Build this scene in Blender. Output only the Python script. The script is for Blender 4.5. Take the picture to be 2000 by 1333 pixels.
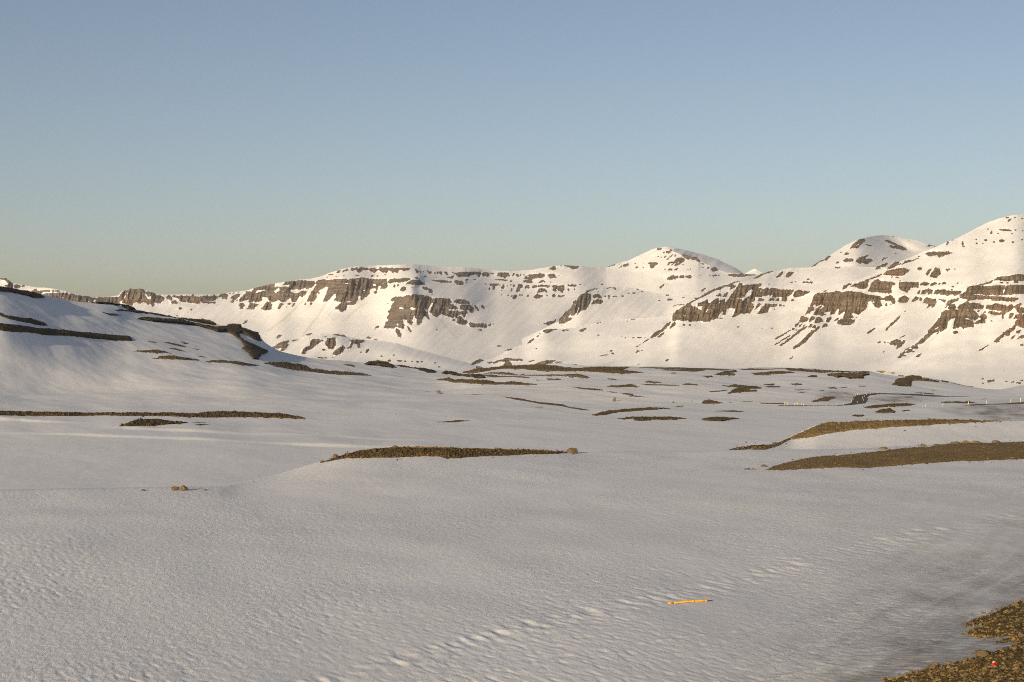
import bpy, bmesh, math
import numpy as np
from mathutils import Vector

for o in list(bpy.data.objects):
    bpy.data.objects.remove(o, do_unlink=True)
sc = bpy.context.scene
COL = sc.collection

# ------------------------------------------------------------------ camera, sky, sun
F, CX, YH, W = 2778.0, 1000.0, 666.5, 2000.0      # focal length and centre in photo pixels
CAMZ = 10.0
cd = bpy.data.cameras.new("camera"); cam = bpy.data.objects.new("camera", cd); COL.objects.link(cam)
cd.sensor_width = 36.0; cd.lens = 36.0 * F / W; cd.clip_start = 0.5; cd.clip_end = 60000
cam.location = (0, 0, CAMZ); cam.rotation_euler = (math.radians(90), 0, 0)
sc.camera = cam
sc.render.resolution_x, sc.render.resolution_y = 1024, 682

SUN_EL, SUN_SIDE = 12.0, 28.0                     # degrees; SUN_SIDE is how far left of straight behind
world = bpy.data.worlds.new("World"); sc.world = world; world.use_nodes = True
wn, wl = world.node_tree.nodes, world.node_tree.links
sky = wn.new("ShaderNodeTexSky"); sky.sky_type = 'NISHITA'; sky.sun_disc = False
sky.sun_elevation = math.radians(SUN_EL); sky.sun_rotation = math.radians(180 + SUN_SIDE)
sky.altitude = 600; sky.air_density = 0.8; sky.dust_density = 2.4; sky.ozone_density = 0.6
bg = wn["Background"]; bg.inputs[1].default_value = 0.112
tint = wn.new("ShaderNodeMix"); tint.data_type = 'RGBA'; tint.blend_type = 'MULTIPLY'; tint.inputs[0].default_value = 1.0
tint.inputs[7].default_value = (1.065, 0.98, 0.95, 1)
wl.new(sky.outputs[0], tint.inputs[6]); wl.new(tint.outputs[2], bg.inputs[0])
ld = bpy.data.lights.new("sun", 'SUN'); lo = bpy.data.objects.new("sun", ld); COL.objects.link(lo)
ld.energy = 4.5; ld.angle = math.radians(0.53); ld.color = (1.0, 0.835, 0.58)
a, e = math.radians(SUN_SIDE), math.radians(SUN_EL)
TO_SUN = Vector((-math.sin(a) * math.cos(e), -math.cos(a) * math.cos(e), math.sin(e)))
lo.rotation_euler = TO_SUN.to_track_quat('Z', 'Y').to_euler()
lo.location = (-20, -30, 40)
sc.view_settings.view_transform = 'Standard'; sc.view_settings.look = 'None'
sc.view_settings.exposure = 0.0; sc.view_settings.gamma = 1.0
sc.cycles.max_bounces = 5; sc.cycles.diffuse_bounces = 3
sc.cycles.use_denoising = False
sc.cycles.pixel_filter_type = 'BLACKMAN_HARRIS'; sc.cycles.filter_width = 1.0

# ------------------------------------------------------------------ numeric helpers
def _h(ix, iy, seed):
    n = (ix.astype(np.int64) * 374761393 + iy.astype(np.int64) * 668265263 + seed * 974711) & 0x7fffffff
    n = ((n ^ (n >> 13)) * 1274126177) & 0x7fffffff
    n = ((n ^ (n >> 16)) * 668265263) & 0x7fffffff
    return (n ^ (n >> 15)) & 0x7fffffff
def noise(x, y, seed=0):
    x = np.asarray(x, float); y = np.asarray(y, float)
    ix, iy = np.floor(x), np.floor(y); fx, fy = x - ix, y - iy
    def g(dx, dy):
        an = _h(ix + dx, iy + dy, seed) * (2 * math.pi / 0x7fffffff)
        return np.cos(an) * (fx - dx) + np.sin(an) * (fy - dy)
    u = fx * fx * fx * (fx * (fx * 6 - 15) + 10); v = fy * fy * fy * (fy * (fy * 6 - 15) + 10)
    return 1.5 * ((g(0, 0) * (1 - u) + g(1, 0) * u) * (1 - v) + (g(0, 1) * (1 - u) + g(1, 1) * u) * v)
def fbm(x, y, oct=4, seed=0, gain=0.5):
    s, a = 0, 1.0
    for k in range(oct):
        s = s + a * noise(x * 2 ** k, y * 2 ** k, seed + k * 17); a *= gain
    return s
def sstep(a, b, x):
    t = np.clip((x - a) / (b - a), 0, 1); return t * t * (3 - 2 * t)
def pslopes(x, y):
    h = np.diff(x, axis=0); dl = np.diff(y, axis=0) / h
    m = np.zeros_like(y)
    m[0], m[-1] = dl[0], dl[-1]
    if len(x) > 2:
        s = dl[:-1] * dl[1:]
        w1, w2 = 2 * h[1:] + h[:-1], h[1:] + 2 * h[:-1]
        with np.errstate(all='ignore'):
            hm = (w1 + w2) / (w1 / dl[:-1] + w2 / dl[1:])
        m[1:-1] = np.where(s > 0, hm, 0)
    return m
def pchip(xk, yk, x):
    xk, yk = np.asarray(xk, float), np.asarray(yk, float)
    m = pslopes(xk, yk); x = np.clip(x, xk[0], xk[-1])
    i = np.clip(np.searchsorted(xk, x, side='right') - 1, 0, len(xk) - 2)
    h = xk[i + 1] - xk[i]; t = (x - xk[i]) / h
    return ((1 + 2 * t) * (1 - t) ** 2) * yk[i] + t * (1 - t) ** 2 * h * m[i] + t * t * (3 - 2 * t) * yk[i + 1] + t * t * (t - 1) * h * m[i + 1]
def blur(a, s, ax):
    if s <= 0: return a
    r = max(1, int(3 * s)); k = np.exp(-0.5 * (np.arange(-r, r + 1) / s) ** 2); k /= k.sum()
    p = np.pad(a, [(r, r) if q == ax else (0, 0) for q in range(2)], mode='edge')
    out = np.zeros_like(a)
    for q in range(2 * r + 1):
        sl = [slice(None)] * 2; sl[ax] = slice(q, q + a.shape[ax]); out += k[q] * p[tuple(sl)]
    return out
def inside(poly, X, Y):
    c = np.zeros(X.shape, bool); n = len(poly)
    for i in range(n):
        x1, y1 = poly[i]; x2, y2 = poly[(i + 1) % n]
        if y1 == y2: continue
        c ^= ((y1 > Y) != (y2 > Y)) & (X < (x2 - x1) * (Y - y1) / (y2 - y1) + x1)
    return c
def edge_dist(poly, X, Y, ky=1.0):
    d = np.full(X.shape, 1e9); n = len(poly)
    for i in range(n):
        x1, y1 = poly[i]; x2, y2 = poly[(i + 1) % n]
        dx, dy = x2 - x1, (y2 - y1) * ky; L = dx * dx + dy * dy + 1e-9
        t = np.clip(((X - x1) * dx + (Y - y1) * ky * dy) / L, 0, 1)
        d = np.minimum(d, (X - x1 - t * dx) ** 2 + ((Y - y1) * ky - t * dy) ** 2)
    return np.sqrt(d)
def line_dist(pts, X, Y, ky=1.0):
    d = np.full(X.shape, 1e9)
    for (x1, y1), (x2, y2) in zip(pts[:-1], pts[1:]):
        dx, dy = x2 - x1, (y2 - y1) * ky; L = dx * dx + dy * dy + 1e-9
        t = np.clip(((X - x1) * dx + (Y - y1) * ky * dy) / L, 0, 1)
        d = np.minimum(d, (X - x1 - t * dx) ** 2 + ((Y - y1) * ky - t * dy) ** 2)
    return np.sqrt(d)
# survey sheets: origin and scale of each set of traced outlines
CROP = {'1': (0, 530, 7.407), '2': (230, 530, 7.407), '3': (450, 500, 7.407), '4': (640, 500, 7.407), '5': (860, 500, 7.407),
        '6': (1060, 540, 7.407), '7': (1270, 500, 7.407), '8': (1500, 530, 7.407), '9': (1730, 530, 7.407),
        't': (1560, 410, 4.545), 'k': (1160, 470, 6.452), 'c': (800, 450, 4.0), 'a': (400, 480, 4.0), 'b': (600, 640, 4.0),
        'd': (1100, 640, 4.0), 'r': (1500, 640, 4.0), 'w': (1350, 800, 3.077), 'z': (1700, 1140, 6.667), 'l': (0, 700, 4.0), 'f': (0, 0, 1.0)}
def P(s):
    c, rest = s.split(':'); ox, oy, k = CROP[c.strip()]
    return [(ox + float(a) / k, oy + float(b) / k) for a, b in (q.split(',') for q in rest.split())]

def ray(x, y, d):                                  # a surveyed point: bearing, elevation, distance
    return (x - CX) / F * d, d, CAMZ + (YH - y) / F * d

# ------------------------------------------------------------------ materials
def new_mat(name):
    m = bpy.data.materials.new(name); m.use_nodes = True
    nt = m.node_tree; b = nt.nodes["Principled BSDF"]; b.inputs["Specular IOR Level"].default_value = 0.15
    b.inputs["Roughness"].default_value = 0.9
    return m, nt, b
def nd(nt, kind, **kw):
    n = nt.nodes.new(kind)
    for k, v in kw.items():
        if k in n.inputs: n.inputs[k].default_value = v
        else: setattr(n, k, v)
    return n
def tex(nt, scale, detail=4, rough=0.55, stretch=(1, 1, 1), rot=(0, 0, 0), distort=0.0):
    g = nt.nodes.new("ShaderNodeNewGeometry")
    mp = nd(nt, "ShaderNodeMapping"); mp.inputs["Scale"].default_value = stretch; mp.inputs["Rotation"].default_value = rot
    nt.links.new(g.outputs["Position"], mp.inputs["Vector"])
    n = nd(nt, "ShaderNodeTexNoise", Scale=scale, Detail=detail, Roughness=rough, Distortion=distort)
    nt.links.new(mp.outputs[0], n.inputs["Vector"])
    return n.outputs["Fac"]
def attr(nt, name):
    n = nt.nodes.new("ShaderNodeAttribute"); n.attribute_name = name; return n.outputs["Fac"]
def math_(nt, op, a, b=None, clamp=False):
    n = nt.nodes.new("ShaderNodeMath"); n.operation = op; n.use_clamp = clamp
    for i, v in enumerate((a, b)):
        if v is None: continue
        if isinstance(v, (int, float)): n.inputs[i].default_value = v
        else: nt.links.new(v, n.inputs[i])
    return n.outputs[0]
def remap(nt, v, a, b, c=0.0, d=1.0, smooth=False):
    n = nt.nodes.new("ShaderNodeMapRange"); n.interpolation_type = 'SMOOTHSTEP' if smooth else 'LINEAR'
    nt.links.new(v, n.inputs[0])
    for i, q in enumerate((a, b, c, d)): n.inputs[i + 1].default_value = q
    return n.outputs[0]
def mix(nt, fac, a, b):
    n = nt.nodes.new("ShaderNodeMix"); n.data_type = 'RGBA'
    if isinstance(fac, (int, float)): n.inputs[0].default_value = fac
    else: nt.links.new(fac, n.inputs[0])
    for i, v in ((6, a), (7, b)):
        if isinstance(v, tuple): n.inputs[i].default_value = (*v, 1)
        else: nt.links.new(v, n.inputs[i])
    return n.outputs[2]
def bump(nt, b, h, strength, dist, prev=None):
    n = nd(nt, "ShaderNodeBump", Strength=strength, Distance=dist)
    nt.links.new(h, n.inputs["Height"])
    if prev is not None: nt.links.new(prev, n.inputs["Normal"])
    if b is not None: nt.links.new(n.outputs[0], b.inputs["Normal"])
    return n.outputs[0]

SNOW = (0.82, 0.815, 0.81)
def snow_near():
    m, nt, b = new_mat("old_snow")
    big = tex(nt, 0.25, 4, 0.6, (1, 0.5, 1)); d = attr(nt, "dirt")
    grime = tex(nt, 1.4, 6, 0.7, (1, 0.45, 1), (0, 0, 0.5))
    col = mix(nt, remap(nt, big, 0.35, 0.7), (0.77, 0.76, 0.75), SNOW)
    col = mix(nt, math_(nt, 'MULTIPLY', d, remap(nt, grime, 0.25, 0.75, 0.35, 1.25), True), col, (0.30, 0.28, 0.255))
    nt.links.new(col, b.inputs["Base Color"])
    r1 = tex(nt, 4.6, 6, 0.7, (1.0, 0.5, 1), (0, 0, 0.5), 0.6)
    r2 = tex(nt, 0.5, 3, 0.5, (1.0, 0.6, 1), (0, 0, 0.45))
    p = bump(nt, None, r2, 0.18, 0.08)
    crust = remap(nt, tex(nt, 0.11, 3, 0.55, (1, 0.5, 1)), 0.38, 0.62, 0.4, 1.25)
    bump(nt, b, math_(nt, 'MULTIPLY', r1, crust), 0.85, 0.052, p)
    return m
def snow_mid():
    m, nt, b = new_mat("basin_snow")
    big = tex(nt, 0.03, 5, 0.6, (1, 0.5, 1)); d = attr(nt, "dirt")
    grime = tex(nt, 0.35, 5, 0.7, (1, 0.3, 1))
    col = mix(nt, remap(nt, big, 0.35, 0.7), (0.77, 0.76, 0.75), SNOW)
    col = mix(nt, math_(nt, 'MULTIPLY', d, remap(nt, grime, 0.3, 0.7, 0.2, 1.2), True), col, (0.22, 0.195, 0.165))
    nt.links.new(col, b.inputs["Base Color"])
    r1 = tex(nt, 0.55, 6, 0.65, (1.0, 0.4, 1), (0, 0, 0.45), 0.3)
    r2 = tex(nt, 0.06, 3, 0.5, (1.0, 0.5, 1), (0, 0, 0.45))
    p = bump(nt, None, r2, 0.4, 0.6)
    bump(nt, b, r1, 0.45, 0.16, p)
    return m
def mountain_mat(name, tint):
    m, nt, b = new_mat(name)
    rock = attr(nt, "rock"); dirt = attr(nt, "dirt")
    n1 = tex(nt, 0.09, 6, 0.65)                                  # ragged edges
    n2 = tex(nt, 0.035, 5, 0.6, (0.25, 0.25, 4.5))               # lava beds
    n3 = tex(nt, 0.14, 4, 0.6, (1.0, 1.0, 0.12))                 # columns
    edge = math_(nt, 'ADD', rock, remap(nt, n1, 0.2, 0.8, -0.30, 0.30))
    edge = math_(nt, 'ADD', edge, remap(nt, n2, 0.42, 0.74, 0.12, -0.40))
    fac = remap(nt, edge, 0.30, 0.40, smooth=True)
    c = mix(nt, remap(nt, n2, 0.38, 0.62), tuple(q * 0.76 for q in tint), tuple(q * 1.2 for q in tint))
    c = mix(nt, remap(nt, n3, 0.42, 0.7, 0.0, 0.45), c, tuple(q * 0.5 for q in tint))
    red = tex(nt, 0.006, 2, 0.5)
    c = mix(nt, remap(nt, red, 0.58, 0.72, 0, 0.55), c, (tint[0] * 1.35, tint[1] * 0.9, tint[2] * 0.75))
    s = mix(nt, dirt, SNOW, (0.56, 0.44, 0.33))
    nt.links.new(mix(nt, fac, s, c), b.inputs["Base Color"])
    hb = math_(nt, 'MULTIPLY', math_(nt, 'ADD', n1, math_(nt, 'ADD', n3, n2)), fac)
    p = bump(nt, None, hb, 0.8, 5.0)
    sn = tex(nt, 0.02, 5, 0.55, (1, 1, 0.5))
    bump(nt, b, sn, 0.12, 2.0, p)
    return m
def heath_mat(name, dark, mid, light, scale=1.0):
    m, nt, b = new_mat(name)
    n1 = tex(nt, 0.9 * scale, 6, 0.7); n2 = tex(nt, 4.5 * scale, 5, 0.7); n3 = tex(nt, 0.16 * scale, 3, 0.5)
    c = mix(nt, remap(nt, n1, 0.35, 0.65), dark, mid)
    c = mix(nt, remap(nt, n2, 0.56, 0.72), c, light)
    c = mix(nt, remap(nt, n3, 0.42, 0.62, 0, 0.6), c, dark)
    nt.links.new(c, b.inputs["Base Color"])
    bump(nt, b, math_(nt, 'ADD', n1, n2), 0.9, 0.22 / scale)
    return m
def stone_mat(name, c1, c2, scale=3.0):
    m, nt, b = new_mat(name)
    n1 = tex(nt, scale, 5, 0.6); n2 = tex(nt, scale * 6, 4, 0.7)
    g = nt.nodes.new("ShaderNodeObjectInfo")
    c = mix(nt, remap(nt, n1, 0.3, 0.7), c1, c2)
    c = mix(nt, remap(nt, n2, 0.55, 0.75, 0, 0.5), c, tuple(q * 0.45 for q in c1))
    nt.links.new(c, b.inputs["Base Color"])
    bump(nt, b, math_(nt, 'ADD', n1, n2), 0.6, 0.08)
    return m
def plain_mat(name, col, rough=0.6, var=0.15, scale=20):
    m, nt, b = new_mat(name); b.inputs["Roughness"].default_value = rough
    n = tex(nt, scale, 4)
    nt.links.new(mix(nt, remap(nt, n, 0.3, 0.7), tuple(q * (1 - var) for q in col), tuple(min(1, q * (1 + var)) for q in col)), b.inputs["Base Color"])
    return m

M_SNOW, M_BASIN = snow_near(), snow_mid()
M_ROCK_R = mountain_mat("cliff_brown", (0.205, 0.158, 0.114))
M_ROCK_C = mountain_mat("cliff_grey", (0.190, 0.155, 0.128))
M_HEATH = heath_mat("heath", (0.10, 0.064, 0.020), (0.24, 0.152, 0.050), (0.32, 0.22, 0.10))
M_HEATH_FAR = heath_mat("heath_far", (0.115, 0.080, 0.036), (0.25, 0.172, 0.076), (0.33, 0.24, 0.125), 0.35)
M_LEDGE = heath_mat("dark_ledge", (0.045, 0.034, 0.018), (0.125, 0.090, 0.046), (0.22, 0.16, 0.09), 0.4)
M_GRAVEL = heath_mat("gravel_earth", (0.10, 0.066, 0.022), (0.23, 0.155, 0.052), (0.33, 0.225, 0.085), 2.0)
M_BANK = heath_mat("bank_gravel", (0.19, 0.125, 0.050), (0.32, 0.215, 0.092), (0.42, 0.30, 0.15), 1.3)
M_STONE = stone_mat("boulder_stone", (0.145, 0.104, 0.060), (0.215, 0.158, 0.096))
M_STONE_D = stone_mat("boulder_dark", (0.12, 0.086, 0.048), (0.19, 0.14, 0.082))
M_YELLOW = plain_mat("marker_yellow", (0.95, 0.47, 0.03), 0.45, 0.06, 8)
M_ORANGE = plain_mat("marker_orange", (0.94, 0.43, 0.025), 0.45, 0.08, 8)
M_SPIKE = plain_mat("spike_steel", (0.055, 0.06, 0.07), 0.5)
M_PALE = plain_mat("post_yellow", (0.92, 0.66, 0.22), 0.5, 0.08, 5)
M_REFL = plain_mat("reflector_white", (0.85, 0.85, 0.82), 0.3, 0.05)
M_ROAD = plain_mat("asphalt", (0.105, 0.092, 0.078), 0.85, 0.2, 1.5)
M_RED = plain_mat("red_plastic", (0.75, 0.02, 0.02), 0.4, 0.1, 12)
M_WHITE = plain_mat("white_plastic", (0.75, 0.70, 0.66), 0.4, 0.1, 12)

# ------------------------------------------------------------------ mesh helpers
def mesh_obj(name, verts, faces, mat, attrs=None, smooth=True, parent=None):
    me = bpy.data.meshes.new(name)
    verts = np.asarray(verts, np.float32); faces = np.asarray(faces, np.int32)
    n = faces.shape[1]
    me.vertices.add(len(verts)); me.vertices.foreach_set("co", verts.ravel())
    me.loops.add(faces.size); me.loops.foreach_set("vertex_index", faces.ravel())
    me.polygons.add(len(faces)); me.polygons.foreach_set("loop_start", np.arange(0, faces.size, n, dtype=np.int32))
    me.polygons.foreach_set("use_smooth", np.full(len(faces), smooth))
    me.update(calc_edges=True); me.validate()
    for k, v in (attrs or {}).items():
        at = me.attributes.new(k, 'FLOAT', 'POINT'); at.data.foreach_set("value", np.asarray(v, np.float32).ravel())
    me.materials.append(mat)
    o = bpy.data.objects.new(name, me); COL.objects.link(o)
    if parent: o.parent = parent
    return o
def grid_faces(nr, nc):
    i = np.arange((nr - 1) * nc).reshape(nr - 1, nc)[:, :-1].ravel()
    return np.stack([i, i + 1, i + nc + 1, i + nc], 1)
def tag(o, label=None, cat=None, group=None, kind=None):
    if label: o['label'] = label
    if cat: o['category'] = cat
    if group: o['group'] = group
    if kind: o['kind'] = kind
    return o

class Sheet:
    """a stretch of terrain as profiles: for each bearing a run of (elevation, distance) stations from foot to crest"""
    def __init__(s, xs, Yk, Dk, step):
        s.xs = xs
        Zk = (YH - Yk) / F * Dk
        m = pslopes(Dk, Zk)
        d, z = [], []
        for k in range(len(Yk) - 1):
            n = max(2, int(math.ceil(np.max(np.abs(Yk[k] - Yk[k + 1])) / step)))
            last = k == len(Yk) - 2
            for q in range(n + (1 if last else 0)):
                # even steps of elevation angle
                t = q / n
                r0, r1 = Dk[k], Dk[k + 1]
                dd = 1.0 / ((1 - t) / r0 + t / r1); tt = (dd - r0) / (r1 - r0); h = r1 - r0
                z.append((1 + 2 * tt) * (1 - tt) ** 2 * Zk[k] + tt * (1 - tt) ** 2 * h * m[k] + tt * tt * (3 - 2 * tt) * Zk[k + 1] + tt * tt * (tt - 1) * h * m[k + 1])
                d.append(dd)
        s.d, s.z = np.array(d), np.array(z)
        s.y = YH - s.z / s.d * F
    def column(s, x):
        i = int(np.clip(np.searchsorted(s.xs, x) - 1, 0, len(s.xs) - 2)); f = float(np.clip((x - s.xs[i]) / (s.xs[i + 1] - s.xs[i]), 0, 1))
        return s.y[:, i] * (1 - f) + s.y[:, i + 1] * f, s.d[:, i] * (1 - f) + s.d[:, i + 1] * f
    def depth(s, x, ys):
        y, d = s.column(x); ym = np.minimum.accumulate(y)
        return np.interp(np.asarray(ys, float), ym[::-1], d[::-1])

# ------------------------------------------------------------------ foreground snowfield
xs1 = np.concatenate([np.arange(-1000, -90, 9.0), np.arange(-90, 2091, 1.7), np.arange(2096, 3200, 9.0)])
crest1 = np.array([(-90, 966, 79), (280, 958, 81), (420, 955, 82), (470, 946, 86), (520, 935, 90), (570, 921, 94), (625, 905, 97), (660, 894, 99), (700, 885, 101),
          (770, 878, 103), (900, 879, 104), (1000, 881, 105), (1090, 884, 106), (1130, 884, 107), (1300, 884, 108), (1420, 883, 109), (1550, 882, 110),
          (1650, 880, 112), (1750, 875, 115), (1850, 869, 117), (1900, 866, 118), (2000, 863, 119), (2090, 861, 120)], float)
yc, dc = pchip(crest1[:, 0], crest1[:, 1], xs1), pchip(crest1[:, 0], crest1[:, 2], xs1)
rise = sstep(1500, 2100, xs1)
zf = lambda d, e: -(8.5 - e)
Yk, Dk = [], []
for d, lift in ((24, 1.6), (32, 1.2), (42, 0.35), (55, 0.0), (70, 0.0)):
    Dk.append(np.full_like(xs1, d)); Yk.append(YH + (8.5 - lift * rise) / d * F)
Yk.append(yc); Dk.append(dc)
S1 = Sheet(xs1, np.array(Yk), np.array(Dk), 1.1)
TRACK = P("f:560,1345 700,1305 860,1262 1000,1228 1150,1195 1300,1160 1420,1133 1550,1098 1680,1066 1800,1040 1900,1022 2050,1000")
RUBBLE = P("z:280,1287 400,1255 560,1200 740,1150 1000,1090 1200,1045 1370,985 1500,950 1640,905 1800,860 1900,810 1960,775 1850,760 1640,785 1860,705 1780,685 1620,710 1420,720 1300,690 1250,650 1330,600 1480,560 1560,530 1400,530 1220,565 1290,500 1400,450 1560,420 1700,350 1830,300 2200,180 3600,-120 6000,150 6000,2400 -400,2400 0,1400")
MELT = [P("f:1380,1345 1500,1290 1600,1252 1680,1222 1760,1192 1850,1152 1920,1112 2050,1070"),
        P("f:1250,1262 1400,1240 1500,1226 1600,1208 1700,1188 1790,1160 1850,1145"),
        P("f:1420,1345 1560,1318 1700,1280 1800,1262 1850,1235 1900,1200 2050,1165")]
def relief1(X, Y, x, y):
    """snow relief of the foreground in metres at world X, Y (x, y: bearing and elevation of the station)"""
    c, s = math.cos(0.5), math.sin(0.5); U, V = X * c + Y * s, -X * s + Y * c
    h = 0.10 * fbm(X / 14, Y / 22, 3, 3) + 0.022 * noise(U / 3.0, V / 6.0, 9)
    patch = sstep(-0.35, 0.5, noise(X / 7, Y / 16, 21))
    rip = noise(U / 0.55, V / 1.5, 31) + 0.6 * noise(U / 0.27, V / 0.9, 32)
    h += 0.003 * (0.5 + patch) * rip
    fade = np.clip(62.0 / Y, 0, 1.3)
    fine = noise(U / 0.17, V / 0.55, 33) + 0.5 * noise(U / 0.34, V / 0.7, 34)
    h += fade * (0.3 + 0.9 * patch) * (0.0055 * fine - 0.020 * np.maximum(0, noise(U / 0.24, V / 0.6, 35) - 0.25))
    q = line_dist(TRACK, x, y, 1.6); below = y > np.interp(x, [p[0] for p in TRACK], [p[1] for p in TRACK])
    tr = np.where(below, np.exp(-(q / 48.0) ** 2), np.exp(-(q / 18.0) ** 2)) * (0.8 + 0.4 * noise(X / 2.2, Y / 5, 44))
    cut = noise(U / 0.45, V / 1.2, 41)
    h += tr * (0.046 * np.minimum(cut, 0.20) + 0.020 * noise(U / 0.25, V / 0.7, 42)) * (0.6 + 0.7 * np.exp(-(q / 30.0) ** 2))
    al, pe = (520 * x - 233 * y) / 570.0, (233 * x + 520 * y) / 570.0      # melt lines run along the foot of the embankment
    pe = pe + 16 * noise(al / 90, pe / 60, 47)
    h += 0.007 * sstep(1150, 1500, x) * sstep(1130, 1220, y + 0.35 * (x - 1500)) * fbm(al / 260, pe / 13, 3, 46)
    for k, ln in enumerate(MELT):
        q = line_dist(ln, x, y, 1.3)
        h += 0.035 * np.exp(-(q / 2.2) ** 2) * np.clip(noise(X / 0.45, Y / 1.1, 60 + k) + 0.6 * noise(X / 3, Y / 6, 66 + k), -0.3, 0.8)
    return h
x2 = np.broadcast_to(xs1, S1.d.shape)
X1 = (x2 - CX) / F * S1.d
Z1 = S1.z + CAMZ + relief1(X1, S1.d, x2, S1.y)
ed = edge_dist(RUBBLE, x2, S1.y, 1.5)
near = 0.8 * np.exp(-(ed / 22.0)) + 1.0 * np.exp(-(ed / 230.0) ** 1.6) * sstep(1150, 1550, x2)
for ln in MELT: near = np.maximum(near, 0.45 * np.exp(-(line_dist(ln, x2, S1.y, 1.3) / 5.0) ** 2) * sstep(-0.1, 0.5, noise(X1 / 2.5, S1.d / 6, 71)))
al, pe = (520 * x2 - 233 * S1.y) / 570.0, (233 * x2 + 520 * S1.y) / 570.0
pe = pe + 22 * noise(al / 110, pe / 70, 79)
dirt1 = np.clip(near * (0.68 + 0.3 * fbm(X1 / 2.0, S1.d / 5.0, 4, 77) + 0.32 * fbm(al / 200, pe / 20, 4, 78)), 0, 0.9)
rows = [(X1, S1.d, Z1)]
xl, dl_, zl = X1[-1], S1.d[-1], Z1[-1]
ex = [(0.6, -0.004), (1.8, -0.04), (4.5, -0.30), (9, -1.1), (16, -2.9), (30, -6.5), (60, -9.5)]
VX = np.vstack([X1] + [(xs1 - CX)[None] / F * (dl_ + q) for q, _ in ex]); VY = np.vstack([S1.d] + [(dl_ + q)[None] for q, _ in ex])
VZ = np.vstack([Z1] + [(zl + q)[None] for _, q in ex]); dirt1 = np.vstack([dirt1] + [np.zeros((1, len(xs1)))] * len(ex))
o = mesh_obj("snow_field", np.stack([VX, VY, VZ], -1).reshape(-1, 3), grid_faces(*VX.shape), M_SNOW, {"dirt": dirt1})
tag(o, kind='structure')

# ------------------------------------------------------------------ hump behind the foreground, carrying the long brown bank
xs1b = np.concatenate([np.arange(1380, 2091, 2.0), np.arange(2096, 2800, 9.0)])
cb = np.array([(1380, 886, 113), (1420, 880.5, 116), (1480, 873, 122), (1520, 863, 128), (1550, 851, 133), (1600, 830, 131), (1650, 824, 132), (1720, 822, 133), (1820, 820, 136), (1900, 821, 139), (1970, 824, 142), (2090, 826, 145)], float)
ybc, dbc = pchip(cb[:, 0], cb[:, 1], xs1b), pchip(cb[:, 0], cb[:, 2], xs1b)
t = np.array([0, .3, .65, 1.0])[:, None]
yb0 = np.maximum(ybc + 4, 905)
S1B = Sheet(xs1b, yb0 + (ybc - yb0) * t, 109 + (dbc - 109) * np.array([0, .38, .7, 1.0])[:, None], 1.0)
def relief2(X, Y):
    return 0.12 * fbm(X / 16, Y / 20, 3, 5) + 0.02 * noise(X / 1.2, Y / 3.5, 8)
def emit_sheet(name, S, rel, mat, ex, dirt=None):
    x2 = np.broadcast_to(S.xs, S.d.shape); X = (x2 - CX) / F * S.d
    Z = S.z + CAMZ + rel(X, S.d)
    VX = np.vstack([X] + [(S.xs - CX)[None] / F * (S.d[-1] + q) for q, _ in ex]); VY = np.vstack([S.d] + [(S.d[-1] + q)[None] for q, _ in ex])
    VZ = np.vstack([Z] + [(Z[-1] + q)[None] for _, q in ex])
    D = np.zeros(VX.shape)
    if dirt is not None: D[:len(S.d)] = dirt(x2, S.y, X, S.d)
    return tag(mesh_obj(name, np.stack([VX, VY, VZ], -1).reshape(-1, 3), grid_faces(*VX.shape), mat, {"dirt": D}), kind='structure')
emit_sheet("snow_field", S1B, relief2, M_SNOW, [(1, -0.01), (4, -0.25), (12, -1.5), (30, -5), (60, -8)])

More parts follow.
